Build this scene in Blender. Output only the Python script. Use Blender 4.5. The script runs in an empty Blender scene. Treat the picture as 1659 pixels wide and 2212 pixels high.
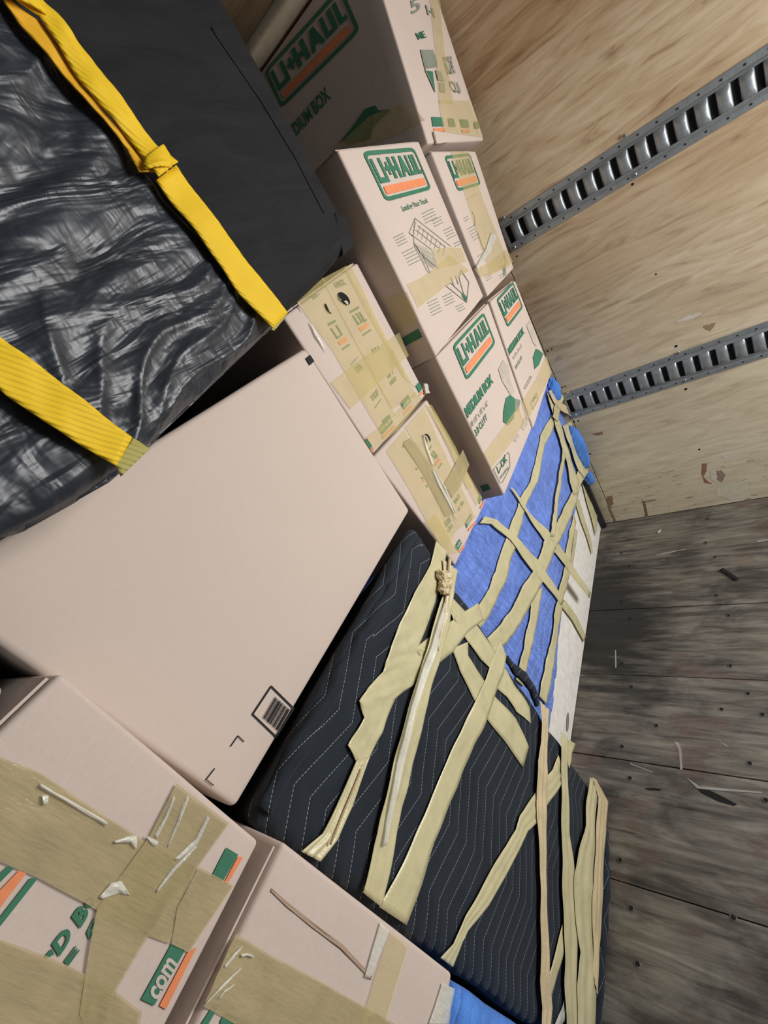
import bpy, math, random
from mathutils import Vector, noise, Matrix
random.seed(7)
# ------------------------------------------------------------ camera, world, light, exposure
H = 1.543                                   # camera height above the cargo floor
RM = Matrix(((0.39066013, -0.75693997, -0.52385737),
             (-0.63309739, 0.19219421, -0.7498327),
             (0.6682607, 0.62458247, -0.40413411)))   # rows: camera right, camera down, camera forward
FPX, CX, CY = 936.12, 829.5, 1106.0
sc = bpy.context.scene
COL = sc.collection
cam_d = bpy.data.cameras.new('camera'); cam = bpy.data.objects.new('camera', cam_d); COL.objects.link(cam)
cam_d.sensor_fit = 'HORIZONTAL'; cam_d.sensor_width = 36.0; cam_d.lens = FPX / 1659 * 36.0
cam_d.clip_start = 0.02
r_, d_, f_ = RM[0], RM[1], RM[2]
cam.matrix_world = Matrix(((r_[0], -d_[0], -f_[0], 0), (r_[1], -d_[1], -f_[1], 0), (r_[2], -d_[2], -f_[2], H), (0, 0, 0, 1)))
sc.camera = cam
w = bpy.data.worlds.new('world'); sc.world = w; w.use_nodes = True
w.node_tree.nodes['Background'].inputs[0].default_value = (0.75, 0.87, 1.0, 1)
w.node_tree.nodes['Background'].inputs[1].default_value = 0.16
def area(name, loc, target, sx, sy, power, color):
    l = bpy.data.lights.new(name, 'AREA'); l.shape = 'RECTANGLE'; l.size = sx; l.size_y = sy; l.energy = power; l.color = color
    o = bpy.data.objects.new(name, l); COL.objects.link(o); o.location = loc
    o.rotation_euler = (Vector(target) - Vector(loc)).to_track_quat('-Z', 'Y').to_euler(); return o
area('added_rear_light', (1.18, -1.45, 1.25), (0.70, 0.6, 1.0), 0.75, 1.1, 45, (1.0, 0.985, 0.965))  # added lamp for rear-door daylight, placed to light the wall, not box sides
sc.view_settings.view_transform = 'Standard'; sc.view_settings.look = 'None'
sc.view_settings.exposure = 0.0; sc.view_settings.gamma = 1.0; sc.view_settings.use_curve_mapping = False

# ------------------------------------------------------------ geometry helpers
def ray(p):
    v = Vector((p[0] - CX, p[1] - CY, FPX)); return RM.transposed() @ v
def up(v): return Vector((v[0], v[1], v[2] + H))
def onY(p, Y): r = ray(p); return up(r * (Y / r.y))
def onX(p, X): r = ray(p); return up(r * (X / r.x))
def onZ(p, z): r = ray(p); return up(r * ((z - H) / r.z))
C0 = Vector((0, 0, H))
class Face:
    """A flat side in the world: three points; n points to the viewer's side."""
    def __init__(s, a, b, c, disp=None):
        s.o = Vector(a); n = (Vector(b) - s.o).cross(Vector(c) - s.o).normalized()
        if n.dot(C0 - s.o) < 0: n = -n
        s.n = n; s.disp = disp
    def at(s, p, off=0.0):
        r = ray(p); t = (s.o - C0).dot(s.n) / r.dot(s.n); q = C0 + r * t
        return q + s.n * (off + (s.disp(q) if s.disp else 0))
WL = {}
def wloc(o): return WL.get(o.name, Vector((0, 0, 0))) if o else Vector((0, 0, 0))
def obj(name, verts, faces, mat, parent=None, smooth=False, solid=0, bevel=0):
    off = wloc(parent)
    me = bpy.data.meshes.new(name); me.from_pydata([tuple(Vector(v) - off) for v in verts], [], faces); me.update()
    o = bpy.data.objects.new(name, me); COL.objects.link(o)
    if mat: me.materials.append(mat)
    if parent: o.parent = parent
    WL[o.name] = off
    if smooth:
        for p in me.polygons: p.use_smooth = True
    if bevel:
        m = o.modifiers.new('b', 'BEVEL'); m.width = bevel; m.segments = 2; m.limit_method = 'ANGLE'
    if solid:
        m = o.modifiers.new('s', 'SOLIDIFY'); m.thickness = solid; m.offset = 1
    return o
def thing(name, label, cat, loc, group=None):
    o = bpy.data.objects.new(name, None); COL.objects.link(o); o.location = loc; o.empty_display_size = .1
    WL[o.name] = Vector(loc); o['label'] = label; o['category'] = cat
    if group: o['group'] = group
    return o
def struct(name, verts, faces, mat, **k):
    o = obj(name, verts, faces, mat, **k); o['kind'] = 'structure'; return o
def tag(o, label, cat, group=None):
    o['label'] = label; o['category'] = cat
    if group: o['group'] = group
    return o
class MB:
    def __init__(s): s.v = []; s.f = []
    def add(s, v, f):
        b = len(s.v); s.v += [Vector(x) for x in v]; s.f += [tuple(i + b for i in q) for q in f]; return s
    def box(s, x0, x1, y0, y1, z0, z1):
        return s.add([(x0,y0,z0),(x1,y0,z0),(x1,y1,z0),(x0,y1,z0),(x0,y0,z1),(x1,y0,z1),(x1,y1,z1),(x0,y1,z1)],
                     [(0,3,2,1),(4,5,6,7),(0,1,5,4),(1,2,6,5),(2,3,7,6),(3,0,4,7)])
    def build(s, name, mat, parent=None, **k): return obj(name, s.v, s.f, mat, parent, **k)
def lin(a, b, n): return [a + (b - a) * i / (n - 1) for i in range(n)]
def lumpy(c, n=14, r=.006, disp=None):
    """Rounded solid spanning eight corners c[sx][sy][sz]; disp(point, normal) moves the skin."""
    c = {k: Vector(v) for k, v in c.items()}
    dx = (c[1,0,0]-c[0,0,0]).length; dy = (c[0,1,0]-c[0,0,0]).length; dz = (c[0,0,1]-c[0,0,0]).length
    dims = (dx, dy, dz)
    def ts(d, m):
        a = r / d; return [0, a*.3, a*.65] + lin(a, 1 - a, m) + [1 - a*.65, 1 - a*.3, 1]
    T = [ts(d, max(3, int(n * d / max(dims)) + 2)) for d in dims]
    vid = {}; V = []; F = []
    def tri(p):
        x, y, z = p; out = Vector((0,0,0))
        for i in (0,1):
            for j in (0,1):
                for k in (0,1):
                    out += c[i,j,k] * ((x if i else 1-x) * (y if j else 1-y) * (z if k else 1-z))
        return out
    def vert(i, j, k):
        key = (i, j, k)
        if key in vid: return vid[key]
        p = [T[0][i]*dx, T[1][j]*dy, T[2][k]*dz]
        q = [min(max(p[a], r), dims[a]-r) for a in range(3)]
        e = Vector([p[a]-q[a] for a in range(3)])
        if e.length > 1e-9: nn = e.normalized(); e = nn * r
        else: nn = Vector((0,0,1))
        w_ = tri([(q[a]+e[a])/dims[a] for a in range(3)])
        nn = (c[1,0,0]-c[0,0,0]).normalized()*nn.x + (c[0,1,0]-c[0,0,0]).normalized()*nn.y + (c[0,0,1]-c[0,0,0]).normalized()*nn.z
        if disp: w_ = w_ + nn.normalized() * disp(w_)
        vid[key] = len(V); V.append(w_); return vid[key]
    N = [len(t)-1 for t in T]
    for ax in range(3):
        a, b = [x for x in range(3) if x != ax]
        for side in (0, N[ax]):
            for i in range(N[a]):
                for j in range(N[b]):
                    def K(u, v):
                        k = [0,0,0]; k[ax] = side; k[a] = u; k[b] = v; return vert(*k)
                    q = (K(i,j), K(i+1,j), K(i+1,j+1), K(i,j+1))
                    flip = (side == 0) ^ (ax == 1)
                    F.append(q[::-1] if flip else q)
    return V, F
def quadbox(TL, TR, BR, BL, back):
    back = Vector(back)
    return {(0,0,1):TL,(1,0,1):TR,(1,0,0):BR,(0,0,0):BL,(0,1,1):Vector(TL)+back,(1,1,1):Vector(TR)+back,(1,1,0):Vector(BR)+back,(0,1,0):Vector(BL)+back}
def resample(P, m):
    P = [Vector(p) for p in P]; L = [0]
    for a, b in zip(P, P[1:]): L.append(L[-1] + (b-a).length)
    out = []; j = 0
    for i in range(m):
        t = i/(m-1)
        # parameter by index so both edges stay paired
        x = t*(len(P)-1); k = min(int(x), len(P)-2); out.append(P[k].lerp(P[k+1], x-k))
    return out
NSEED = [0]
def ribbon(name, L, Rr, face, off, mat, parent, wr=.0006, m=None, across=6, thick=None, cup=0.0, fold=0.0):
    """A strip of tape or webbing between two edge lines lying on a side of something."""
    NSEED[0] += 3.7; sd = NSEED[0]
    m = m or (len(L)-1)*8+1
    A, B = resample(L, m), resample(Rr, m); V = []; F = []
    for i in range(m):
        for j in range(across+1):
            t = j/across; q = face.at(A[i].lerp(B[i], t), off)
            nz = noise.noise(Vector((t*2.2+sd, i*.22, sd))) + .5*noise.noise(Vector((t*7+sd, i*.12, 2*sd)))
            q = q + face.n * (wr*nz + cup*math.sin(t*math.pi) + fold*abs(math.sin(t*math.pi*2.5+sd)))
            q.x = min(q.x, 1.8935); V.append(q)
    for i in range(m-1):
        for j in range(across):
            a = i*(across+1)+j; F.append((a, a+1, a+across+2, a+across+1))
    return obj(name, V, F, mat, parent, smooth=True, solid=(0 if mat in (TAPE, TAPEB) else .0004) if thick is None else thick)

# ------------------------------------------------------------ materials
def newmat(name):
    m = bpy.data.materials.new(name); m.use_nodes = True; nt = m.node_tree; return m, nt, nt.nodes['Principled BSDF']
class N:
    def __init__(s, nt): s.nt = nt
    def node(s, t, **k):
        n = s.nt.nodes.new(t)
        for a, b in k.items(): setattr(n, a, b)
        return n
    def link(s, a, b): s.nt.links.new(a, b)
    def val(s, sock, v):
        if hasattr(v, 'links') or isinstance(v, bpy.types.NodeSocket): s.link(v, sock)
        else: sock.default_value = v
    def math(s, op, a, b=0.0, c=None):
        n = s.node('ShaderNodeMath', operation=op); s.val(n.inputs[0], a); s.val(n.inputs[1], b)
        if c is not None: s.val(n.inputs[2], c)
        return n.outputs[0]
    def pos(s, scale=(1,1,1), rot=(0,0,0)):
        g = s.node('ShaderNodeNewGeometry'); mp = s.node('ShaderNodeMapping'); mp.inputs['Scale'].default_value = scale; mp.inputs['Rotation'].default_value = rot
        s.link(g.outputs['Position'], mp.inputs[0]); return mp.outputs[0]
    def noise(s, vec, sc_, det=3, rough=.5, dist=0):
        n = s.node('ShaderNodeTexNoise'); s.link(vec, n.inputs['Vector']); n.inputs['Scale'].default_value = sc_
        n.inputs['Detail'].default_value = det; n.inputs['Roughness'].default_value = rough; n.inputs['Distortion'].default_value = dist
        return n.outputs['Fac']
    def ramp(s, fac, stops):
        n = s.node('ShaderNodeValToRGB'); s.link(fac, n.inputs[0]); e = n.color_ramp.elements
        e[0].position = stops[0][0]; e[0].color = (*stops[0][1], 1); e[1].position = stops[-1][0]; e[1].color = (*stops[-1][1], 1)
        for p, c in stops[1:-1]:
            x = e.new(p); x.color = (*c, 1)
        return n.outputs[0]
    def mix(s, fac, a, b, mode='MIX'):
        n = s.node('ShaderNodeMix', data_type='RGBA', blend_type=mode); s.val(n.inputs[0], fac)
        for k, v in ((6, a), (7, b)):
            if isinstance(v, tuple): n.inputs[k].default_value = (*v, 1)
            else: s.link(v, n.inputs[k])
        return n.outputs[2]
    def bump(s, h, strength, dist, prev=None):
        n = s.node('ShaderNodeBump'); s.link(h, n.inputs['Height']); n.inputs['Strength'].default_value = strength; n.inputs['Distance'].default_value = dist
        if prev: s.link(prev, n.inputs['Normal'])
        return n.outputs[0]
def cardboard(name, c, var=.06):
    m, nt, b = newmat(name); n = N(nt); p = n.pos()
    big = n.noise(p, 5, 3); fine = n.noise(n.pos((1,1,4)), 160, 2)
    k = n.math('ADD', n.math('MULTIPLY', big, .55), n.math('MULTIPLY', fine, .45))
    lo = tuple(x*(1-var) for x in c); hi = tuple(x*(1+var) for x in c)
    n.link(n.ramp(k, [(.3, lo), (.7, hi)]), b.inputs['Base Color'])
    b.inputs['Roughness'].default_value = .78; b.inputs['Specular IOR Level'].default_value = .25
    wv = n.noise(n.pos((60, 60, 1)), 3, 2)
    h = n.bump(n.math('ADD', n.math('MULTIPLY', wv, .35), big), .14, .003)
    n.link(h, b.inputs['Normal']); return m
def plain(name, c, rough=.6, metal=0, spec=.5, bumps=None, alpha=None, coat=0):
    m, nt, b = newmat(name); n = N(nt)
    v = n.noise(n.pos(), 40, 3)
    n.link(n.ramp(v, [(.3, tuple(x*.9 for x in c)), (.7, tuple(min(1, x*1.08) for x in c))]), b.inputs['Base Color'])
    b.inputs['Roughness'].default_value = rough; b.inputs['Metallic'].default_value = metal; b.inputs['Specular IOR Level'].default_value = spec
    b.inputs['Coat Weight'].default_value = coat; b.inputs['Coat Roughness'].default_value = .12
    if alpha is not None: b.inputs['Alpha'].default_value = alpha
    if bumps:
        n.link(n.bump(n.noise(n.pos(bumps[2] if len(bumps) > 2 else (1,1,1)), bumps[0], 4), bumps[1], .003), b.inputs['Normal'])
    return m
CARD = cardboard('cardboard', (.60, .495, .43))
CARD2 = cardboard('cardboard_smooth', (.61, .505, .435), .03)
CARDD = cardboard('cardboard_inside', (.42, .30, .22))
GREEN = plain('green_ink', (.055, .19, .115), .7, spec=.2)
ORANGE = plain('orange_ink', (.80, .27, .12), .7, spec=.2)
GREY = plain('grey_green_ink', (.25, .27, .22), .75, spec=.2)
PALE = plain('pale_ink', (.50, .44, .36), .75, spec=.2)
INK = plain('black_ink', (.02, .02, .022), .7, spec=.2)
PAPER = plain('pale_gap', (.62, .52, .45), .7)
def tape_mat(name, c, alpha, rough=.22, bs=.5):
    m, nt, b = newmat(name); n = N(nt); p = n.pos()
    a = n.noise(p, 22, 4, .6, .6); s2 = n.noise(n.pos((6, 6, 1)), 60, 3)
    n.link(n.ramp(a, [(.25, tuple(x*.84 for x in c)), (.5, c), (.78, tuple(min(1, x*1.1) for x in c))]), b.inputs['Base Color'])
    b.inputs['Roughness'].default_value = rough; b.inputs['Alpha'].default_value = alpha; b.inputs['Specular IOR Level'].default_value = .5
    wr = n.node('ShaderNodeTexVoronoi', feature='DISTANCE_TO_EDGE'); n.link(p, wr.inputs['Vector']); wr.inputs['Scale'].default_value = 26
    h = n.math('ADD', n.math('MULTIPLY', s2, .35), n.math('MULTIPLY', a, .6))
    n.link(n.bump(h, bs, .003), b.inputs['Normal']); return m
TAPE = tape_mat('packing_tape', (.74, .62, .26), .36, .2, .6)
TAPEB = tape_mat('packing_tape_brown', (.50, .41, .215), .70, .16, .6)
TAPEO = tape_mat('packing_tape_layered', (.62, .56, .33), .97, .3, .35)
TAPEW = tape_mat('packing_tape_twisted', (.66, .53, .32), 1.0, .26, .7)
TAPEG = tape_mat('clear_tape_and_shine', (.88, .86, .76), .5, .08, .7)  # clear tape, also the whitish colour of painted shine streaks
def quilt(name, base, thread, s, phase, half, slope, dash, lines=1.0, crinkle=0.0, rough=.85, width=.0011, zlim=None):
    m, nt, b = newmat(name); n = N(nt)
    g = n.node('ShaderNodeNewGeometry'); sep = n.node('ShaderNodeSeparateXYZ'); n.link(g.outputs['Position'], sep.inputs[0])
    x = n.math('ADD', sep.outputs[0], n.math('MULTIPLY', n.math('SUBTRACT', n.noise(n.pos(), 3, 1), .5), .02))
    z = n.math('ADD', sep.outputs[2], n.math('MULTIPLY', sep.outputs[1], 1.0))
    z = n.math('ADD', z, n.math('MULTIPLY', n.math('SUBTRACT', n.noise(n.pos(), 5, 1), .5), .010))
    pp = n.math('PINGPONG', n.math('SUBTRACT', x, phase), half)
    F_ = n.math('DIVIDE', n.math('SUBTRACT', z, n.math('MULTIPLY', pp, slope)), s)
    fr = n.math('ABSOLUTE', n.math('SUBTRACT', n.math('FRACT', F_), .5))       # 0 on the stitch line
    line = n.math('LESS_THAN', fr, width/s)
    da = n.math('LESS_THAN', n.math('FRACT', n.math('DIVIDE', x, dash)), .68)
    mask = n.math('MULTIPLY', n.math('MULTIPLY', line, da), lines)
    if zlim:
        rng = n.node('ShaderNodeMapRange'); n.link(sep.outputs[2], rng.inputs[0]); rng.inputs[1].default_value = zlim[0]; rng.inputs[2].default_value = zlim[1]
        rng.inputs[3].default_value = 1; rng.inputs[4].default_value = 0.0
        mask = n.math('MULTIPLY', mask, rng.outputs[0])
    v = n.noise(n.pos(), 14, 4); fz = n.noise(n.pos(), 400, 2)
    col = n.ramp(n.math('ADD', n.math('MULTIPLY', v, .6), n.math('MULTIPLY', fz, .4)), [(.3, tuple(c*.72 for c in base)), (.7, tuple(c*1.3 for c in base))])
    n.link(n.mix(mask, col, thread), b.inputs['Base Color'])
    puff = n.math('POWER', n.math('MULTIPLY', fr, 2.0), .5)
    nb = n.bump(puff, .55, .006)
    nb = n.bump(fz, .25, .0015, nb)
    if crinkle:
        q = n.noise(n.pos((7, 1, 2.2), (0, .45, 0)), 9, 6, .62, 1.2)
        q2 = n.noise(n.pos((3, 1, 1.4)), 30, 4, .6, .8)
        nb = n.bump(n.math('ADD', q, n.math('MULTIPLY', q2, .3)), crinkle, .026, nb)
    n.link(nb, b.inputs['Normal'])
    b.inputs['Roughness'].default_value = rough; b.inputs['Specular IOR Level'].default_value = .3
    b.inputs['Sheen Weight'].default_value = .05
    return m
QBLACK = quilt('black_quilted_blanket', (.013, .0185, .027), (.36, .38, .39), 0.033, .395, .0985, .45, .0046, width=.0005)
QBLUE = quilt('blue_quilted_blanket', (.185, .31, .86), (.55, .65, .95), .036, .30, .12, .3, .01, .8, .75, .5, .0016, (H-1.05, H-.85))
QBLUE2 = quilt('bright_blue_blanket', (.075, .22, .66), (.3, .4, .7), .03, .30, .12, .2, .02, .4, .1, .8)
def fold_fabric(name, c, rough, strength, glossy):
    m, nt, b = newmat(name); n = N(nt)
    a = n.noise(n.pos((1.0, 1, 4.0), (0, -.35, 0)), 8, 3, .5, .8)
    c2 = n.noise(n.pos((3, 2, 1.4), (0, -.35, 0)), 22, 2, .5, .4)
    n.link(n.ramp(a, [(.3, tuple(x*.8 for x in c)), (.7, tuple(x*1.25 for x in c))]), b.inputs['Base Color'])
    b.inputs['Roughness'].default_value = rough; b.inputs['Specular IOR Level'].default_value = glossy
    n.link(n.bump(n.math('ADD', a, n.math('MULTIPLY', c2, .24)), strength, .014), b.inputs['Normal']); return m
FILM = fold_fabric('black_plastic_film', (.017, .022, .031), .40, .6, .65)
FABRIC = fold_fabric('black_woven_fabric', (.013, .013, .0145), .75, .18, .2)
def webbing(name, c, freq, axis):
    m, nt, b = newmat(name); n = N(nt)
    wv = n.node('ShaderNodeTexWave', wave_type='BANDS', bands_direction='DIAGONAL'); n.link(n.pos(axis), wv.inputs['Vector']); wv.inputs['Scale'].default_value = freq
    n.link(n.mix(n.noise(n.pos(), 30, 3), tuple(x*.86 for x in c), tuple(min(1, x*1.05) for x in c)), b.inputs['Base Color'])
    b.inputs['Roughness'].default_value = .6; b.inputs['Specular IOR Level'].default_value = .3
    n.link(n.bump(wv.outputs['Fac'], .5, .0012), b.inputs['Normal']); return m
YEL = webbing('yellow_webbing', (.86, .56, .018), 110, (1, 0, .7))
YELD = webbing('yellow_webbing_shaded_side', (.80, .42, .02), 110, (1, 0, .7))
OLIVE = webbing('soiled_webbing', (.42, .37, .10), 110, (1, 0, .7))
STEEL = plain('galvanised_steel', (.34, .37, .39), .38, .62, bumps=(60, .3))
BOLT = plain('bright_zinc', (.75, .75, .74), .2, 1.0)
DARK = plain('dark_void', (.006, .006, .006), .9)
BLACKP = plain('black_plastic', (.01, .011, .013), .5)
WHITE = plain('white_laminate', (.84, .80, .74), .45, spec=.4)
TORN = plain('torn_paper', (.60, .54, .45), .8)
TANP = plain('tan_board', (.42, .34, .24), .8)
def plywood():
    m, nt, b = newmat('plywood'); n = N(nt)
    grain = n.noise(n.pos((1, 1.0, 7), (.10, 0, 0)), 4.2, 6, .6, 1.4)
    tone = n.noise(n.pos((1, .7, 1.6)), 2.2, 3, .5, .5)
    fine = n.noise(n.pos((1, 3, 60)), 12, 4, .6)
    c = n.ramp(grain, [(.28, (.29, .18, .105)), (.42, (.50, .37, .235)), (.6, (.60, .475, .33)), (.8, (.68, .56, .41))])
    c2 = n.ramp(tone, [(.35, (.70, .55, .42)), (.65, (1.0, 1.0, .97))])
    c = n.mix(.8, c, c2, 'MULTIPLY')
    g = n.node('ShaderNodeNewGeometry'); sep = n.node('ShaderNodeSeparateXYZ'); n.link(g.outputs['Position'], sep.inputs[0])
    rng = n.node('ShaderNodeMapRange'); n.link(sep.outputs[2], rng.inputs[0]); rng.inputs[1].default_value = .3; rng.inputs[2].default_value = 1.6
    rng.inputs[3].default_value = 1; rng.inputs[4].default_value = 0
    # paler and greyer towards the floor
    c = n.mix(n.math('MULTIPLY', rng.outputs[0], .75), c, n.mix(.6, (.72, .675, .51), n.ramp(n.math('ADD', n.math('MULTIPLY', grain, .6), n.math('MULTIPLY', fine, .4)), [(.3, (.34, .27, .16)), (.6, (.70, .63, .47))])))
    low = n.node('ShaderNodeMapRange'); n.link(sep.outputs[2], low.inputs[0]); low.inputs[1].default_value = .42; low.inputs[2].default_value = 0.0
    sp = n.noise(n.pos((1, 1.2, 5)), 9, 5, .7, 1.0)
    spm = n.math('MULTIPLY', n.math('LESS_THAN', sp, .385), low.outputs[0])
    c = n.mix(n.math('MULTIPLY', spm, .8), c, (.12, .085, .05))
    n.link(c, b.inputs['Base Color']); b.inputs['Roughness'].default_value = .62; b.inputs['Specular IOR Level'].default_value = .3
    n.link(n.bump(n.math('ADD', grain, fine), .22, .004), b.inputs['Normal']); return m
PLY = plywood()
def floorwood():
    m, nt, b = newmat('worn_floor_boards'); n = N(nt)
    grain = n.noise(n.pos((9, 1, 1)), 5, 7, .66, .7)
    patch = n.noise(n.pos((1.6, 1, 1)), 4.5, 5, .6, .6)
    red = n.noise(n.pos((2, 1, 1)), 6, 3)
    c = n.ramp(grain, [(.3, (.038, .034, .030)), (.47, (.13, .117, .098)), (.62, (.21, .192, .162)), (.8, (.30, .28, .24))])
    c = n.mix(.75, c, n.ramp(patch, [(.36, (.30, .29, .28)), (.5, (1, 1, 1)), (.68, (1.3, 1.25, 1.15))]), 'MULTIPLY')
    c = n.mix(n.math('MULTIPLY', n.math('GREATER_THAN', red, .6), .35), c, (.13, .075, .055))
    g = n.node('ShaderNodeNewGeometry'); sep = n.node('ShaderNodeSeparateXYZ'); n.link(g.outputs['Position'], sep.inputs[0])
    # black stain beside the load, with part of the shade there painted in
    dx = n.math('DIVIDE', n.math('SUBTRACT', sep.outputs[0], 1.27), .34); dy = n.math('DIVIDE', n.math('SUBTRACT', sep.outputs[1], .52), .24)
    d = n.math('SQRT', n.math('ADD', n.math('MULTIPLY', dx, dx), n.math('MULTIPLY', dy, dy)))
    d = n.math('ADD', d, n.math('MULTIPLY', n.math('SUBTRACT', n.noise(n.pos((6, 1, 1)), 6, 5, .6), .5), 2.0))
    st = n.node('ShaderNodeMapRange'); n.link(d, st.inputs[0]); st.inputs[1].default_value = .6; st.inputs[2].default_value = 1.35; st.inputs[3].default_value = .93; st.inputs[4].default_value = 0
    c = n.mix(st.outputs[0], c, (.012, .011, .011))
    n.link(c, b.inputs['Base Color']); b.inputs['Roughness'].default_value = .62
    n.link(n.bump(grain, .35, .004), b.inputs['Normal']); return m
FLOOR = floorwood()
TRUCK = plain('dark_truck_lining', (.10, .09, .08), .7)  # lining darkened to cut light bouncing onto the boxes' left sides

# ------------------------------------------------------------ the cargo box of the truck
WX = 1.90; LX = -.44; Y0 = -1.6; Y1 = 2.6; ZC = 2.62; SEAM = .497
fl = struct('floor', *(lambda m: (m.v, m.f))(MB().box(LX, WX, Y0, Y1, -.06, -.022)), DARK)
edges = [-.44, -.22, .088, .397, .718, 1.023, 1.329, 1.632, 1.9]
for i, (a, b_) in enumerate(zip(edges, edges[1:])):
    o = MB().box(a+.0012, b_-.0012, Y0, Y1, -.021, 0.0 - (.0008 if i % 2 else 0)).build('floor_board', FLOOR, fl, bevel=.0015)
# countersunk screws in the boards
def disc(mb, c, r, n=12, h=.0, ax='z', r2=None):
    r2 = r if r2 is None else r2
    v = []; c = Vector(c)
    for k in range(n):
        a = 2*math.pi*k/n
        d = Vector((math.cos(a), math.sin(a), 0)) if ax == 'z' else (Vector((0, math.cos(a), math.sin(a))) if ax == 'x' else Vector((math.cos(a), 0, math.sin(a))))
        v.append(c + d*r)
    nrm = {'z': Vector((0,0,1)), 'x': Vector((-1,0,0)), 'y': Vector((0,-1,0))}[ax]
    top = [p + nrm*h - (p-c)*(1-r2/r) for p in v]
    f = [tuple(range(n, 2*n)) if ax == 'z' else tuple(reversed(range(n, 2*n)))] + [(k, (k+1) % n, n+(k+1) % n, n+k) for k in range(n)]
    mb.add(v + top, f)
scr = [(365,187),(400,243),(365,397),(402,467),(367,662),(407,763),(515,930),(367,1020),(401,1155),(358,1508),(405,1715),(767,205),(727,143),(773,371),(825,456),(833,673),(908,792),(970,882),(916,1092),(985,1250),(845,1755),(735,40),(795,860),(433,1955)]
for a, b_ in scr:
    p = onZ((1159+.5025*a, 1100+.5025*b_), 0)
    mb = MB(); n_ = 14; r = .0065
    for k, (rr, zz) in enumerate([(r*1.25, .0002), (r*1.05, .0016), (r*.78, .0003)]):
        for j in range(n_):
            t = 2*math.pi*j/n_; mb.v.append(Vector((p.x+rr*math.cos(t), p.y+rr*math.sin(t), zz)))
    for k in range(2):
        for j in range(n_): mb.f.append((k*n_+j, k*n_+(j+1) % n_, (k+1)*n_+(j+1) % n_, (k+1)*n_+j))
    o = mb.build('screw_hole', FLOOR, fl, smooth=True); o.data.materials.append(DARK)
    mb2 = MB(); mb2.v = [Vector((p.x+r*.8*math.cos(2*math.pi*j/n_), p.y+r*.8*math.sin(2*math.pi*j/n_), .0006)) for j in range(n_)]; mb2.f = [tuple(range(n_))]
    mb2.build('hole_bottom', DARK, o)
# the wall with sheets of plywood
wr = struct('wall_right', *(lambda m: (m.v, m.f))(MB().box(WX+.013, WX+.05, Y0, Y1, -.06, ZC)), TRUCK)
for (ya, yb) in ((Y0, SEAM-.0015), (SEAM+.0015, 1.72), (1.723, Y1)):
    MB().box(WX, WX+.012, ya, yb, .0, ZC).build('plywood_sheet', PLY, wr, bevel=.001)
struct('wall_left', *(lambda m: (m.v, m.f))(MB().box(LX-.05, LX, Y0, Y1, -.06, ZC)), TRUCK)
struct('wall_front', *(lambda m: (m.v, m.f))(MB().box(LX, WX, Y1, Y1+.05, -.06, ZC)), TRUCK)
struct('ceiling', *(lambda m: (m.v, m.f))(MB().box(LX-.05, WX+.05, Y0, Y1, ZC, ZC+.04)), TRUCK)
wallF = Face((WX,0,0),(WX,1,0),(WX,0,1))
# screws, nail holes and chips in the plywood
def wall_poly(name, pts, mat, off=.0012, solid=.0012, k=None):
    Q = [wallF.at(p, off) for p in pts]; V = []
    for a, b_ in zip(Q, Q[1:]+Q[:1]):
        n_ = max(2, int((b_-a).length/.006))
        for i in range(n_):
            q = a.lerp(b_, i/n_); q.y += .005*noise.noise(q*130); q.z += .005*noise.noise(q*150+Vector((3,3,3))); V.append(q)
    o = obj(name, V, [tuple(range(len(V)))], mat, wr, solid=solid); return o
c7 = lambda a, b_: (1159+.3014*a, 600+.3014*b_)
c6 = lambda a, b_: (1059+.3617*a, .3617*b_)
for p, r in [(c7(80,525),.004),(c7(110,512),.003),(c7(1000,490),.005),(c7(1070,797),.005),(c7(185,785),.003),(c7(205,778),.003),(c7(300,1025),.004),(c7(270,1030),.004),(c7(385,1262),.004),(c7(370,1268),.003),(c7(1167,1230),.004),(c6(850,1100),.004),(c6(990,1637),.003),(c6(160,1530),.003)]:
    mb = MB(); disc(mb, wallF.at(p, .0001), r, 10, .0006, 'x'); mb.build('nail_hole', DARK, wr)
for pts, mat in [([c7(1000,312),(1159+.3014*1100,600+.3014*265),c7(1165,250),c7(1190,252),c7(1130,290),c7(1010,325)], TORN),
                 ([c7(1190,1330),c7(1225,1330),c7(1215,1395),c7(1195,1430),c7(1230,1460),c7(1260,1480),c7(1205,1470),c7(1180,1400)], plain('rust_stain', (.26,.13,.085), .8)),
                 ([c7(1240,1385),c7(1290,1395),c7(1300,1430),c7(1280,1468),c7(1250,1445)], TORN),
                 ([c7(1290,1385),c7(1330,1380),c7(1355,1410),c7(1330,1465),c7(1300,1450)], plain('bruised_wood', (.28,.21,.15), .8)),
                 ([c7(1325,1275),c7(1370,1262),c7(1410,1280),c7(1390,1290),c7(1340,1297)], TORN),
                 ([c7(1330,1475),c7(1500,1460),c7(1535,1575),c7(1400,1592),c7(1280,1560),c7(1300,1500)], plain('bare_patch', (.60,.55,.42), .7)),
                 ([c7(755,1595),c7(775,1600),c7(788,1650),c7(800,1705),c7(780,1710),c7(770,1650)], plain('dark_gouge', (.15,.12,.08), .9)),
                 ([c7(500,1570),c7(545,1560),c7(550,1620),c7(530,1650),c7(570,1740),c7(555,1750),c7(515,1660)], plain('gouge_brown', (.24,.16,.10), .9)),
                 ([c7(1195,345),c7(1290,320),c7(1270,350),c7(1240,380),c7(1200,365)], plain('brown_stain', (.30,.20,.11), .85)),
                 ([c7(385,1120),c7(470,1100),c7(480,1118),c7(440,1130)], plain('light_brown_stain', (.27,.17,.10), .85)),
                 ([c7(735,1690),c7(470,1765),c7(470,1758),c7(735,1683)], TORN)]:
    wall_poly('wood_scar', pts, mat, .0006, .0005)
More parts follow.
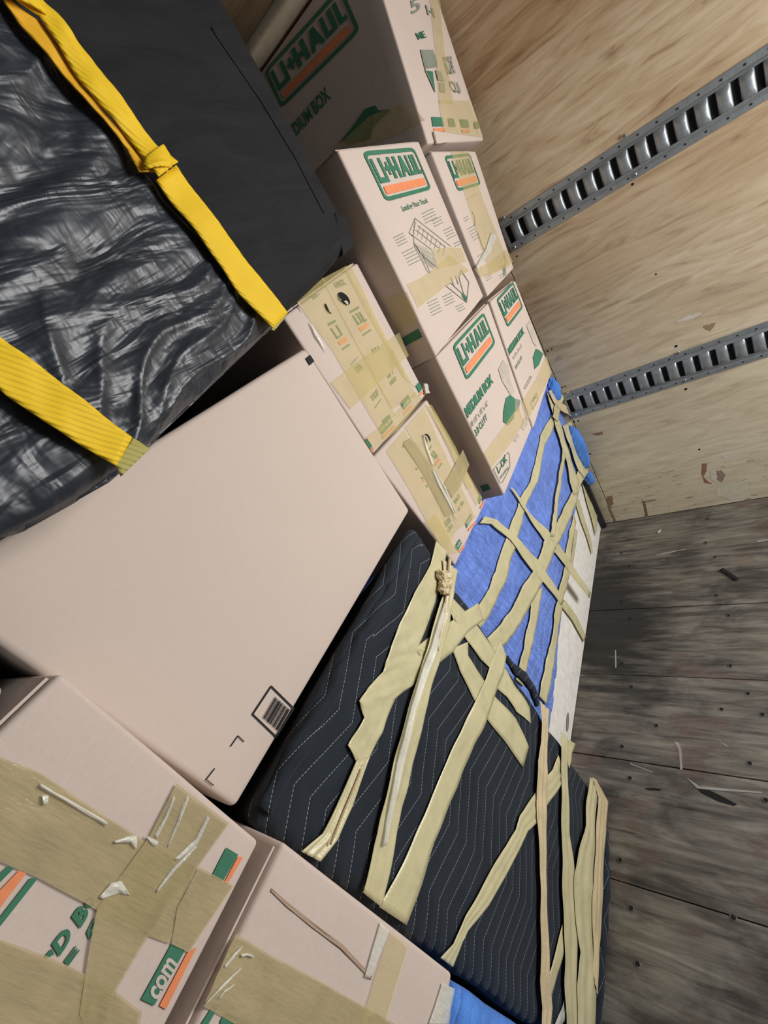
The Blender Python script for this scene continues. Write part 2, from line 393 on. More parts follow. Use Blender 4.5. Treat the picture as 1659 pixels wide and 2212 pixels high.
# scratches and splinters on the floor
c8 = lambda a, b_: (1159+.5025*a, 1100+.5025*b_)
def floor_poly(name, pts, mat, z=.0006, h=.0006, parent=fl):
    V = [onZ(p, z) for p in pts]; return obj(name, V, [tuple(range(len(pts)))], mat, parent, solid=h)
LSC = plain('pale_scratch', (.34, .33, .30), .8)
for pts in [[c8(590,998),c8(612,1003),c8(622,1030),c8(628,1120),c8(618,1120),c8(612,1035)],[c8(770,985),c8(825,1018),c8(818,1020)],[c8(640,1150),c8(700,1190),c8(970,1215),c8(970,1221),c8(760,1208),c8(690,1200)],
            [c8(337,605),c8(342,605),c8(344,680),c8(338,682)],[c8(950,135),c8(995,128),c8(995,134),c8(950,142)],[c8(515,195),c8(640,170),c8(640,173),c8(515,199)],[c8(400,1090),c8(500,1130),c8(500,1134),c8(400,1095)]]:
    floor_poly('scratch', pts, LSC, .0005, .0003)
for pts in [[c8(465,1200),c8(500,1198),c8(538,1203),c8(530,1210),c8(480,1207)],[c8(680,1190),c8(720,1196),c8(800,1235),c8(862,1268),c8(850,1275),c8(780,1255),c8(710,1220)]]:
    floor_poly('gouge', pts, DARK, .0004, .0003)
# loose bits on the floor
mb = MB(); P0 = onZ(c8(795,258), .004); P1 = onZ(c8(865,303), .004); d = (P1-P0); sN = Vector((-d.y, d.x, 0)).normalized()*.007
v = [P0-sN*.8, P1-sN, P1+sN*.9, P0+sN]; v = [Vector((q.x,q.y,0.001)) for q in v] + [Vector((q.x,q.y,.009)) for q in v]
mb.add(v, [(3,2,1,0),(4,5,6,7),(0,1,5,4),(1,2,6,5),(2,3,7,6),(3,0,4,7)])
tag(mb.build('rubber_scrap', BLACKP, bevel=.002), 'small black rubber scrap lying on the dark floor boards near the wall', 'scrap')
V = [onZ(p, .001) for p in [c8(518,102),c8(530,92),c8(536,88),c8(530,104)]]
tag(obj('wood_chip', V + [q+Vector((0,0,.004)) for q in V], [(0,3,2,1),(4,5,6,7),(0,1,5,4),(1,2,6,5),(2,3,7,6),(3,0,4,7)], TORN), 'tiny pale wood chip on the floor near the foot of the plywood wall', 'chip')

# ------------------------------------------------------------ steel tie-down tracks on the wall
def track(z0, z1, yend, slot0, pitch, screws, label):
    t = thing('tie_down_track', label, 'track', (WX-.004, (Y0+yend)/2, z0), 'slotted tie-down tracks on the plywood wall')
    h = z1-z0; m0, m1 = z0+h*.25, z1-h*.25; X = WX
    # cross profile of the flanges (z, lift)
    prof = [(z0, .0005), (z0+.002, .004), (z0+h*.13, .0045), (z0+h*.17, .0028), (z0+h*.2, .006), (m0, .008)]
    for side in (0, 1):
        mb = MB()
        P = [(z if side == 0 else z1-(z-z0), l) for z, l in prof]; n0 = len(mb.v)
        for yy in (yend, Y0):
            for z, l in P: mb.v.append(Vector((X-l, yy, z)))
        k = len(P)
        for i in range(k-1):
            q = (n0+i, n0+i+1, n0+k+i+1, n0+k+i); mb.f.append(q if side == 0 else q[::-1])
        mb.build('track_flange', STEEL, t, solid=.0006)
    # bars between slots: convex pressed metal
    ms = []; y = slot0; n = 0
    sw = .0165
    while y > -.75:
        yb0 = y - sw/2; yb1 = y - pitch + sw/2       # bar from yb0 down to yb1
        b_ = MB(); cols = 12
        for i in range(cols+1):
            tt = i/cols; yy = yb0 + (yb1-yb0)*tt; hmp = math.sin(math.pi*tt)**.45
            for j, zf in enumerate((0, .12, .3, .5, .7, .88, 1)):
                ed = 1 - abs(2*zf-1)**6
                b_.v.append(Vector((X - .0065 - .0085*hmp*ed + (.0035 if i in (0, cols) else 0), yy, m0 + (m1-m0)*zf)))
        for i in range(cols):
            for j in range(6):
                a = i*7+j; b_.f.append((a, a+1, a+8, a+7))
        b_.build('slot_bar', STEEL, t, smooth=True)
        y -= pitch; n += 1
    if slot0 + sw/2 < yend: MB().box(X-.0075, X-.006, slot0+sw/2, yend, m0, m1).build('track_end', STEEL, t)
    MB().box(X-.0012, X-.0004, Y0, yend-.001, m0, m1).build('slot_shade_strip', DARK, t)  # black strip painting the shade inside the slots
    for k in range(n+1):      # small lips narrowing each slot's ends
        pass
    hm = MB(); y = slot0 - pitch/2; 
    while y > -.75:
        for z in (z0+h*.10, z1-h*.10): disc(hm, (X-.0052, y, z), .0028, 8, .0004, 'x')
        y -= pitch
    hm.build('rivet_holes', DARK, t)['kind'] = 'stuff'
    for p in screws:
        q = onX(p, X-.0045); mb = MB(); disc(mb, (q.x, q.y, q.z), .0062, 12, .0035, 'x', .004); mb.build('screw', BOLT, t, smooth=False)
track(H-.181, H-.064, .468, .4487, .05065, [(1348,293),(1371,378),(1087,470),(1111,535)], 'upper galvanised steel slotted tie-down track on the plywood wall')
track(H-.918, H-.788, .497, .4803, .0512, [(1226,848),(1243,897),(1465,762),(1479,822)], 'lower galvanised steel slotted tie-down track, nearer the floor')

# ------------------------------------------------------------ printed graphics
class Print:
    """Flat print on one side of a box; every word, logo, drawing and mark is a part of its own."""
    def __init__(s, face, parent): s.face = face; s.parent = parent; s.m = []; s.off = .0016; s.cur = None
    def group(s, name): s.cur = None; s.open_(name); s.cur = s.m[-1]
    def end(s): s.cur = None
    def open_(s, name):
        if s.cur is None: s.m.append((name, []))
        else: return
    def add(s, mat, v, f): (s.cur or s.m[-1])[1].append((mat, v, f))
    def poly(s, pts, mat, off=0): s.open_('printed_mark'); s.add(mat, [s.face.at(p, s.off+off) for p in pts], [tuple(range(len(pts)))])
    def line(s, pts, wpx, mat, closed=False):
        s.open_('printed_line'); own = s.cur is None
        if own: s.cur = s.m[-1]
        P = [Vector(p) for p in pts]
        if closed: P.append(P[0])
        for a, b_ in zip(P, P[1:]):
            d = (b_-a)
            if d.length < 1e-6: continue
            d = d.normalized(); nn = Vector((-d.y, d.x))*wpx/2
            s.poly([a-nn-d*wpx*.3, a+nn-d*wpx*.3, b_+nn+d*wpx*.3, b_-nn+d*wpx*.3], mat)
        if own: s.cur = None
    def frame(s, TL, TR, BL):
        a = s.face.at(TL, s.off); return a, s.face.at(TR, s.off)-a, s.face.at(BL, s.off)-a
    def text(s, txt, BL, BR, TL, mat, bold=.02, off=0):
        cu = bpy.data.curves.new('t', 'FONT'); cu.body = txt; cu.offset = bold; cu.resolution_u = 3
        o = bpy.data.objects.new('t', cu); COL.objects.link(o); dg = bpy.context.evaluated_depsgraph_get(); me = o.evaluated_get(dg).to_mesh()
        vs = [v.co.copy() for v in me.vertices]; fs = [tuple(p.vertices) for p in me.polygons]
        o.evaluated_get(dg).to_mesh_clear(); bpy.data.objects.remove(o); bpy.data.curves.remove(cu)
        x0 = min(v.x for v in vs); x1 = max(v.x for v in vs); y0 = min(v.y for v in vs); y1 = max(v.y for v in vs)
        a = s.face.at(BL, s.off+off); U = s.face.at(BR, s.off+off)-a; Vv = s.face.at(TL, s.off+off)-a
        s.open_('printed_lettering'); s.add(mat, [a + U*((v.x-x0)/(x1-x0)) + Vv*((v.y-y0)/(y1-y0)) for v in vs], fs)
    def logo(s, TL, TR, BL, green=None, orange=None):
        green = green or GREEN; orange = orange or ORANGE
        a, U, Vv = s.frame(TL, TR, BL); s.group('printed_logo')
        def rr(x0, y0, x1, y1, r, n=5):
            out = []
            for cx, cy, st in ((x1-r, y0+r, -90), (x1-r, y1-r, 0), (x0+r, y1-r, 90), (x0+r, y0+r, 180)):
                for k in range(n+1):
                    t = math.radians(st + 90*k/n); out.append((cx+r*math.cos(t), cy+r*math.sin(t)))
            return out
        o_ = rr(0, 0, 1, 1, .10); i_ = rr(.035, .085, .965, .915, .07); n = len(o_)
        s.add(green, [a+U*x+Vv*y for x, y in o_+i_], [(k, (k+1) % n, n+(k+1) % n, n+k) for k in range(n)])
        # lettering of heavy blocks
        def blk(pts): s.add(green, [a+U*x+Vv*y for x, y in pts], [tuple(range(len(pts)))])
        Y0_, Y1_ = .15, .60; T = .055
        def R(x0, x1, y0, y1): blk([(x0, y0), (x1, y0), (x1, y1), (x0, y1)])
        # U (larger, dropping below), dash, H, A, U, L
        blk([(.055,.15),(.10,.15),(.10,.53),(.185,.53),(.185,.15),(.23,.15),(.23,.64),(.055,.64)])
        blk([(.25,.33),(.28,.33),(.28,.24),(.315,.24),(.315,.33),(.345,.33),(.345,.42),(.315,.42),(.315,.51),(.28,.51),(.28,.42),(.25,.42)])
        R(.345, .40, Y0_, Y1_); R(.401, .449, .34, .44); R(.45, .505, Y0_, Y1_)
        blk([(.525,.60),(.585,.15),(.635,.15),(.69,.60),(.645,.60),(.634,.50),(.584,.50),(.572,.60)])
        blk([(.705,.15),(.75,.15),(.75,.51),(.792,.51),(.792,.15),(.84,.15),(.84,.60),(.705,.60)])
        blk([(.86,.15),(.905,.15),(.905,.51),(.945,.51),(.945,.60),(.86,.60)])
        s.add(orange, [a+U*x+Vv*y for x, y in rr(.07, .70, .93, .87, .03)], [tuple(range(n))]); s.end()
    def finish(s):
        for name, items in s.m:
            mb = MB(); mi = []; mats = []
            for mat, v, f in items:
                if mat not in mats: mats.append(mat)
                mb.add(v, f); mi += [mats.index(mat)]*len(f)
            if not mb.f: continue
            o = mb.build(name, mats[0], s.parent)
            for m_ in mats[1:]: o.data.materials.append(m_)
            for p_, k in zip(o.data.polygons, mi): p_.material_index = k

def card_disp(p): return .0005*noise.noise(p*9)
def carton(label, TL, TR, BR, BL, depth, group='cardboard moving boxes in the load', mat=None, name='cardboard_box', back=None, r=.005, flaps=True):
    TL, TR, BR, BL = map(Vector, (TL, TR, BR, BL)); back = Vector(back or (0, depth, 0))
    base = (BL+BR)/2 + back/2
    t = thing(name, label, 'box', base, group)
    V, F = lumpy(quadbox(TL, TR, BR, BL, back), 12, r, card_disp)
    obj('carton', V, F, mat or CARD, t, smooth=True)
    if flaps:
        u = (TR-TL); nz = Vector((0, 0, 1)); e = .0025
        for k in (0, 1):
            a = TL + back*(.02+.485*k) + u*.015; b_ = TL + back*(.485+.485*k) + u*.015
            q = [a, a+u*.97, b_+u*.97, b_]; q = [x+nz*.0008 for x in q]
            obj('flap', q + [x+nz*e for x in q], [(3,2,1,0),(4,5,6,7),(0,1,5,4),(1,2,6,5),(2,3,7,6),(3,0,4,7)], mat or CARD, t)
    return t, Face(TL, TR, BL), Face(TL, BL, TL+back)
Z = lambda x, y, z: Vector((x, y, z+H))

# --- large plain flat carton in the middle
big, bigF, bigL = carton('large plain cardboard box with a black barcode, in the middle of the load', Z(.0440,.49,.0096), Z(.5976,.49,-.0173), Z(.589,.49,-.368), Z(.0480,.49,-.357), .36, mat=CARD2, r=.008, flaps=False)
pr = Print(bigF, big)
c1 = lambda a, b_: (a*.422, 1300+b_*.422)
pr.line([c1(1385,432),c1(1500,545),c1(1410,690),c1(1290,575)], 3.6, INK, closed=True)
A_, B_, D_ = Vector(c1(1378,450)), Vector(c1(1490,548)), Vector(c1(1305,575))
x = .27; random.seed(3); pr.group('printed_barcode')
while x < .97:
    wd = random.choice((.014, .02, .032)); a = A_.lerp(B_, x) + (D_-A_)*.06; b2 = A_.lerp(B_, min(x+wd, .98)) + (D_-A_)*.06
    e = (D_-A_)*.86; pr.poly([a, b2, b2+e, a+e], INK); x += wd + random.choice((.016, .022, .03))
pr.end(); pr.line([c1(1178,738),c1(1215,685),c1(1245,714)], 2.2, INK); pr.line([c1(1096,852),c1(1052,908),c1(1090,938)], 2.2, INK)
ce = lambda a, b_: (640+a*.1808, 560+b_*.1808)
pr.poly([ce(105,1188),ce(158,1145),ce(210,1222),ce(155,1272)], INK); pr.finish()
# perforated joint strip along its left edge and a torn top corner
# --- taped boxes right of the big carton
lo_, loF, _ = carton('small cardboard box crossed with many tan tape strips, under the taped box with the handle holes', onY((927,862),.53), onY((1047,1090),.53), Vector(), Vector(), .4) if False else (None, None, None)
def px_carton(label, tl, tr, br, bl, Ys, depth, **k):
    if not isinstance(Ys, (tuple, list)): Ys = (Ys,)*4
    a, b_, c_ = onY(tl, Ys[0]), onY(tr, Ys[1]), onY(bl, Ys[3])
    return carton(label, a, b_, Face(a, b_, c_).at(br), c_, depth, **k)
cf = lambda a, b_: (750+a*.1929, 820+b_*.1929)
lo, loF, loL = px_carton('small cardboard box covered in tan tape strips, below the taped box with two handle holes', (806,988), (923,862), (1047,1090), (984,1222), .503, .36, flaps=False)
tu, tuF, tuL = px_carton('small taped cardboard box with two handle holes, right of the plain box', (612,683), (772,566), (921,853), (808,980), .503, .36)
HOLE = plain('hole_shadow', (.004, .004, .004), .9)
pr = Print(tuF, tu); g = ce
for q in [[(630,625),(738,565),(747,590),(642,650)],[(370,775),(460,725),(470,750),(385,800)],[(785,905),(880,838),(893,855),(797,920)],[(540,1070),(625,1010),(637,1030),(555,1088)],[(1420,1515),(1462,1470),(1500,1545),(1465,1600)]]: pr.poly([g(*p) for p in q], GREEN)
for q in [[(495,990),(585,930),(603,960),(600,985),(520,1035)],[(740,825),(850,760),(865,795),(775,870)],[(1462,1612),(1505,1578),(1515,1598),(1475,1632)]]: pr.poly([g(*p) for p in q], ORANGE)
pr.line([g(412,832),g(485,945),g(540,905),g(475,795)], 3.2, GREEN); pr.line([g(675,678),g(735,780),g(782,752),g(715,652)], 3.4, GREEN); pr.line([g(752,640),g(815,748),g(830,725)], 3.2, GREEN)
pr.text('HANDL', g(475,355), g(595,300), g(437,288), GREEN); pr.text('SY-', g(200,488), g(285,440), g(163,430), GREEN)
pr.text('BUY A', g(915,1135), g(1000,1082), g(890,1080), GREEN); pr.text('HE T', g(1092,1435), g(1165,1365), g(1078,1392), GREEN); pr.text('REE!', g(1128,1515), g(1195,1445), g(1110,1465), GREEN)
pr.poly([g(685,1310),g(750,1250),g(785,1300),g(740,1365)], GREEN); pr.line([g(652,1258),g(725,1177)], 1.4, GREEN)
g = cf
pr.text('TEE', g(278,258), g(352,165), g(255,195), GREEN); pr.line([g(305,320),g(375,222)], 1.4, GREEN)
pr.poly([g(345,545),g(395,490),g(388,460),g(465,393),g(510,480),g(385,620)], GREEN); pr.poly([g(590,265),g(675,170),g(712,245),g(630,340)], GREEN); pr.poly([g(193,690),g(215,660),g(272,745),g(250,780)], GREEN)
pr.text('uh', g(430,528), g(500,455), g(412,488), PAPER, off=.0004); pr.text('.com', g(632,315), g(700,250), g(612,285), PAPER, off=.0004)
for q in [[(385,640),(525,510),(532,535),(400,665)],[(625,380),(720,280),(728,300),(635,400)],[(252,795),(290,770),(296,800),(275,812)]]: pr.poly([g(*p) for p in q], ORANGE)
pr.finish()
g = ce
def ell(cx, cy, rx, ry, rot, fn, n=20):
    return [fn(cx+rx*math.cos(t)*math.cos(rot)-ry*math.sin(t)*math.sin(rot), cy+rx*math.cos(t)*math.sin(rot)+ry*math.sin(t)*math.cos(rot)) for t in [2*math.pi*k/n for k in range(n)]]
obj('handle_hole', [tuF.at(p, .0030) for p in ell(558,478,95,48,.85,g)], [tuple(range(20))], HOLE, tu)
obj('handle_hole', [tuF.at(p, .0030) for p in [g(325,535),g(345,545),g(365,590),g(385,635),g(418,660),g(390,655),g(355,620),g(335,580)]], [tuple(range(8))], HOLE, tu)
obj('torn_tab', [tuF.at(p, .0042) for p in [g(552,515),g(580,505),g(605,530),g(600,565)]], [(0,1,2,3)], TORN, tu)
obj('torn_tab', [tuF.at(p, .0042) for p in [g(485,450),g(500,480),g(530,505),g(500,492)]], [(0,1,2,3)], TORN, tu)
# tape strips running down the face
TS = [([(0,520),(420,1090),(1000,2080)],[(310,225),(700,960),(1190,1850)]), ([(300,240),(640,890),(1130,1800)],[(590,85),(980,800),(1440,1640)]), ([(560,110),(860,690),(1260,1400)],[(650,60),(1080,960),(1430,1560)]), ([(400,1480),(800,1180),(1220,880)],[(640,1800),(960,1500),(1330,1160)])]
for i, (L, R_) in enumerate(TS): ribbon('tape_strip', [g(*p) for p in L], [g(*p) for p in R_], tuF, .0018+.0004*i, TAPE, tu, wr=.0006, fold=.0006)
ribbon('tape_strip', [cf(200,650),cf(450,470),cf(760,130)], [cf(290,790),cf(560,560),cf(840,210)], tuF, .0032, TAPE, tu, wr=.0004)
ribbon('tape_shine_wrinkle', [g(143,765),g(210,930),g(300,1060)], [g(160,770),g(250,915),g(350,1130)], tuF, .0042, TAPEG, tu, wr=.0006, cup=.001, across=8)  # pale ribbon painting the shine on a wrinkle
ribbon('tape_shine_wrinkle', [g(-5,540),g(30,600)], [g(15,535),g(65,640)], tuF, .0042, TAPEG, tu, cup=.002)
obj('torn_edge', *lumpy(quadbox(tuF.at(g(1500,1490),.001), tuF.at(g(1540,1500),.001), tuF.at(g(1570,1610),.001), tuF.at(g(1520,1620),.001), (0,-.006,0)), 4, .002, lambda p: .002*noise.noise(p*200)), TORN, tu, smooth=True)

pr = Print(loF, lo); g = cf
pr.line([g(915,785),g(935,748)], 2.6, GREEN); pr.line([g(937,832),g(985,882),g(1002,860),g(957,803)], 3.0, GREEN); pr.line([g(1018,992),g(1055,935)], 2.2, GREEN)
pr.poly([g(972,950),g(1020,882),g(1050,897),g(990,970)], ORANGE)
pr.text("We'll", g(1208,1405), g(1262,1315), g(1185,1365), GREEN); pr.text('ur Ex', g(1245,1478), g(1308,1375), g(1225,1445), GREEN)
pr.poly([g(1315,1610),g(1380,1500),g(1402,1545),g(1332,1665)], GREEN); pr.text('.com', g(1338,1640), g(1398,1545), g(1322,1612), PAPER, off=.0004)
pr.poly([g(1198,1870),g(1250,1785),g(1278,1830),g(1232,1925)], GREEN); pr.text('uh', g(1235,1880), g(1268,1825), g(1215,1858), PAPER, off=.0004)
pr.poly([g(1350,1672),g(1430,1590),g(1440,1605),g(1355,1700)], ORANGE); pr.poly([g(1245,1925),g(1302,1850),g(1312,1868),g(1258,1940)], ORANGE); pr.poly([g(1480,1430),g(1535,1335),g(1545,1355),g(1490,1450)], ORANGE)
pr.poly([g(1462,1345),g(1482,1270),g(1505,1325),g(1475,1400)], GREEN)
pr.text('GUAR', g(1105,1660), g(1165,1585), g(1080,1600), GREEN); pr.text('UH', g(1130,1720), g(1180,1650), g(1112,1680), GREEN)
for a, b_ in (((770,1000),GREEN),((835,1105),GREEN),((850,1135),ORANGE),((885,1195),GREEN)): pr.poly([g(a[0]-10,a[1]-12),g(a[0]+8,a[1]-16),g(a[0]+16,a[1]+8),g(a[0]-4,a[1]+12)], b_)
pr.line([g(622,760),g(630,700),g(660,680)], 1.6, GREEN); pr.finish()
TS = [([(430,800),(700,1250),(1080,1960)],[(640,560),(930,1100),(1230,1680)],TAPE), ([(640,540),(850,900),(1230,1680)],[(860,300),(1130,900),(1440,1540)],TAPE), ([(900,300),(1180,900),(1440,1420)],[(1000,420),(1290,960),(1500,1330)],TAPE), ([(620,730),(830,1040),(1090,1540)],[(700,650),(1000,1050),(1200,1500)],TAPEB),
      ([(860,280),(1130,760),(1330,1230)],[(930,290),(1200,760),(1400,1200)],TAPE), ([(1070,1170),(1150,1040),(1280,790)],[(1160,1330),(1260,1200),(1350,960)],TAPEB), ([(850,1600),(960,1750),(1100,1970)],[(1000,1500),(1110,1700),(1230,1930)],TAPE)]
for i, (L, R_, mt) in enumerate(TS): ribbon('tape_strip', [g(*p) for p in L], [g(*p) for p in R_], loF, .0018+.0004*i, mt, lo, wr=.0006, fold=.0008)
for L, R_ in ([(830,640),(860,760),(930,960)],[(840,635),(885,770),(960,980)]), ([(930,1020),(1010,1210),(1110,1390),(1190,1550)],[(945,1010),(1040,1190),(1130,1370),(1215,1590)]), ([(960,1040),(1060,1210),(1180,1480)],[(968,1035),(1085,1210),(1200,1500)]):
    ribbon('tape_shine_wrinkle', [g(*p) for p in L], [g(*p) for p in R_], loF, .0052, TAPEG, lo, cup=.0015, across=8)  # shine along the wrinkles, painted as pale ribbons
obj('handle_hole', [loF.at(p, .0090) for p in [g(822,628),g(850,618),g(880,640),g(898,680),g(892,722),g(880,690),g(862,655),g(840,635)]], [tuple(range(8))], HOLE, lo)

# --- medium boxes on the blue bundle
c5 = lambda a, b_: (860+.3014*a, 560+.3014*b_)
ml, mlF, mlL = px_carton('cardboard moving box printed MEDIUM BOX, left of the pair standing on the blue bundle', (942,770), (1055,654), (1149,925), (1090,1070), (.46,.437,.437,.46), .40)
mr, mrF, mrL = px_carton('cardboard moving box printed MEDIUM BOX, beside the wall at the right of the pair', (1059,650), (1113,606), (1191,805), (1153,925), (.437,.424,.424,.437), .40)
for (F_, par, k) in ((mlF, ml, 0), (mrF, mr, 1)):
    pr = Print(F_, par); g = c5
    if k == 0:
        pr.logo(g(385,622), g(610,378), g(490,875))
        pr.text('MEDIUM BOX', g(497,1142), g(682,882), g(468,1072), GREEN, .07)
        pr.text('18 1/8" x 18" x 16"', g(527,1205), g(645,1045), g(515,1168), GREY, .01); pr.text('3.0 CU FT', g(560,1272), g(640,1148), g(543,1228), GREEN)
        pr.poly([g(*p) for p in [(715,790),(750,725),(790,760),(800,860),(832,955),(800,972),(740,870)]], PALE)
        pr.poly([g(*p) for p in [(770,995),(800,972),(835,1000),(830,1100),(828,1140),(785,1190),(750,1165),(752,1090)]], GREEN)
        pr.poly([g(*p) for p in [(835,1000),(875,1010),(862,1080),(832,1100)]], GREY)
        pr.poly([g(*p) for p in [(880,1210),(900,1140),(930,1120),(925,1190),(900,1225)]], PALE); pr.poly([g(*p) for p in [(825,1300),(860,1250),(870,1270),(845,1310)]], PALE)
        fr = [(680,1505),(785,1385),(795,1400),(800,1490),(745,1600),(730,1605)]
        pr.line([g(*p) for p in fr], 1.0, GREY, closed=True)
        pr.line([g(705,1490),g(718,1535),g(742,1470)], 1.6, GREEN); pr.text('OK', g(745,1500), g(782,1440), g(727,1455), GREEN, .03); pr.text('FOR SHIPPING', g(732,1578), g(792,1500), g(724,1562), GREEN, .01)
    else:
        pr.logo(g(702,290), g(820,160), g(785,492))
        pr.text('MEDIUM BOX', g(797,690), g(903,530), g(782,640), GREEN, .07)
        pr.text('18 1/8" x 18" x 16"', g(825,725), g(888,628), g(817,700), GREY, .01); pr.text('3.0 CU FT', g(842,792), g(890,715), g(833,768), GREEN)
        pr.poly([g(*p) for p in [(918,480),(940,440),(960,470),(985,560),(990,630),(965,600)]], PALE)
        pr.poly([g(*p) for p in [(963,705),(985,642),(1012,655),(1038,680),(1005,760),(975,790)]], GREEN)
        pr.line([g(900,925),g(945,838),g(955,845),g(910,930)], .9, GREY, closed=True); pr.line([g(947,1030),g(990,960),g(1000,1005),g(965,1078)], .9, GREY, closed=True)
        pr.text('OK', g(965,1030), g(990,985), g(957,1010), GREEN)
    pr.finish()
ribbon('tape_strip', [c5(612,1392),c5(760,1190),c5(862,1045)], [c5(662,1500),c5(800,1330),c5(903,1170)], mlF, .0018, TAPE, ml, wr=.0003)
ribbon('tape_strip', [c5(886,1025),c5(990,850),c5(1060,690)], [c5(925,1160),c5(1020,980),c5(1098,820)], mrF, .0018, TAPE, mr, wr=.0003)
pr = Print(mlL, ml); pr.poly([(1037,1050),(1053,1045),(1060,1056),(1044,1062)], GREEN); pr.finish()

# --- loading box pair above
c3 = lambda a, b_: (700+.3014*a, 280+.3014*b_)
ld, ldF, ldL = px_carton('cardboard moving box printed Loading Your Truck with line drawings and one slack tape patch', (729,322), (904,304), (1045,640), (943,770), (.431,.431,.45,.45), .40)
l2, l2F, l2L = px_carton('cardboard moving box with tape over its logo, between the Loading Your Truck box and wall', (932,326), (1027,326), (1110,580), (1055,640), (.42,.42,.447,.447), .38)
pr = Print(ldF, ld); g = c3
pr.logo(g(268,158), g(640,130), g(442,520)); pr.text('Loading Your Truck', g(570,600), g(750,535), g(548,550), GREEN, .02)
tr = [[(650,637),(905,838)],[(650,637),(608,742)],[(608,742),(770,862)],[(650,637),(640,760)],[(770,862),(800,985)],[(608,742),(640,770),(645,830),(740,1020)],[(740,1020),(760,1030),(700,880)],[(645,830),(770,900)],[(670,690),(870,845)],[(655,720),(820,850)]]
pr.group('printed_drawing')
for q in tr: pr.line([g(*p) for p in q], 1.0, GREY)
for k in range(8):
    a = Vector((655+30*k, 665+24*k)); pr.line([g(*a), g(a.x-18, a.y+75)], .7, GREY)
for k in range(9):
    pr.line([g(660+14*k, 850+8*k), g(720+8*k, 960+5*k)], .7, GREY)
pr.poly([g(640,810),g(770,865),g(800,985),g(700,900)], PALE)
pr.end()
for (x0, y0, dx, dy, n, ln) in ((700,605,8,22,4,95),(500,775,10,20,4,75),(560,885,12,22,5,95),(775,655,8,20,3,70),(855,725,10,20,4,65),(930,820,8,18,2,45),(740,1245,8,22,5,80),(850,1200,8,20,4,70),(945,1270,8,18,3,55)):
    pr.group('printed_note')
    for k in range(n): pr.line([g(x0+dx*k, y0+dy*k), g(x0+dx*k+ln*.85, y0+dy*k-ln*.42)], 1.7, GREY)
sk = [[(980,1010),(1035,1095),(1020,1240),(870,1120)],[(980,1010),(965,1060),(990,1150),(1020,1240)],[(870,1120),(905,1100),(990,1180)],[(905,1060),(930,1120)],[(940,1050),(960,1110)]]
pr.group('printed_drawing')
for q in sk: pr.line([g(*p) for p in q], 1.3, GREY)
pr.poly([g(990,1170),g(1018,1200),g(1018,1238),g(985,1190)], GREEN); pr.end(); pr.finish()
ribbon('tape_strip', [g(590,1110),g(700,1060),g(780,1000),g(900,900)], [g(670,1280),g(790,1190),g(900,1100),g(1040,1010)], ldF, .0020, TAPE, ld, wr=.0008)
ribbon('tape_strip', [g(775,870),g(830,850),g(900,845),g(985,850)], [g(800,1000),g(880,985),g(960,965),g(1018,945)], ldF, .0026, TAPE, ld, wr=.0012)
pr = Print(ldL, ld); pr.poly([(868,730),(903,710),(912,728),(876,747)], GREEN); pr.finish()
ribbon('tape_strip', [(830,645),(860,720)], [(880,630),(905,690)], ldL, .0018, TAPE, ld)
pr = Print(l2F, l2)
pr.logo(g(858,190), g(1040,170), g(958,445))
for (x0, y0, dx, dy, n, ln) in ((1000,640,8,18,2,40),(1030,715,10,20,5,55),(1150,1050,8,16,3,50),(1255,1050,8,16,2,40),(1025,500,20,-12,4,8)):
    pr.group('printed_note')
    for k in range(n): pr.line([g(x0+dx*k, y0+dy*k), g(x0+dx*k+ln*.7, y0+dy*k-ln*.45)], 1.3, GREY)
pr.end()
for q in [[(1060,590),(1080,640),(1075,690)],[(1100,740),(1130,830),(1150,870)],[(1100,910),(1130,890)],[(1260,960),(1290,900),(1300,960),(1285,1040)]]: pr.line([g(*p) for p in q], 1.2, GREY)
pr.poly([g(1275,975),g(1295,960),g(1305,1045),g(1285,1048)], GREY); pr.finish()
ribbon('tape_strip', [g(905,160),g(1010,480),g(1110,800),g(1190,1040)], [g(1030,155),g(1130,480),g(1260,800),g(1335,980)], l2F, .0020, TAPE, l2, wr=.0008, fold=.0006)
ribbon('tape_shine_wrinkle', [g(1190,740),g(1150,860),g(1080,985)], [g(1230,760),g(1190,870),g(1090,1010)], l2F, .0055, TAPEG, l2, wr=.0015, across=8)  # highlight on the tape painted as a pale ribbon
ribbon('tape_strip', [g(1070,1000),g(1180,960),g(1300,860)], [g(1110,1060),g(1200,1040),g(1350,950)], l2F, .0026, TAPE, l2)

# --- dark box at the top
BLt, BRt = onY((925,310),.42), onY((1045,303),.40)
def ext(a, b_, z): return a + (b_-a)*((z-a.z)/(b_.z-a.z))
TLt = ext(BLt, onY((830,0),.41), H+.635); TRt = ext(BRt, onY((950,0),.388), H+.635); TRt.x = 1.893
tb, tbF, tbL = carton('top cardboard moving box against the wall with its printed left side in deep shade', TLt, TRt, BRt, BLt, .45, flaps=False)
c2 = lambda a, b_: (500+.3617*a, .3617*b_)
pr = Print(tbL, tb)
pr.logo(c2(195,425), c2(655,-85), c2(300,650)); pr.text('MEDIUM BOX', c2(345,865), c2(600,585), c2(310,800), GREEN, .03)
pr.poly([c2(*p) for p in [(660,840),(740,740),(800,650),(860,630),(880,660),(960,650),(850,760),(830,830),(720,860)]], GREEN); pr.finish()
pr = Print(tbF, tb)
for k, (a, b_, c_, t_) in enumerate([((1115,240),(1165,225),(1095,200),'ME'),((1290,450),(1340,440),(1260,340),'BOX'),((1320,550),(1375,560),(1290,480),'CU'),((1075,90),(1130,60),(1060,10),'5'),((1170,90),(1215,110),(1155,30),'H')]):
    pr.text(t_, c2(*a), c2(*b_), c2(*c_), GREY if k else GREEN)
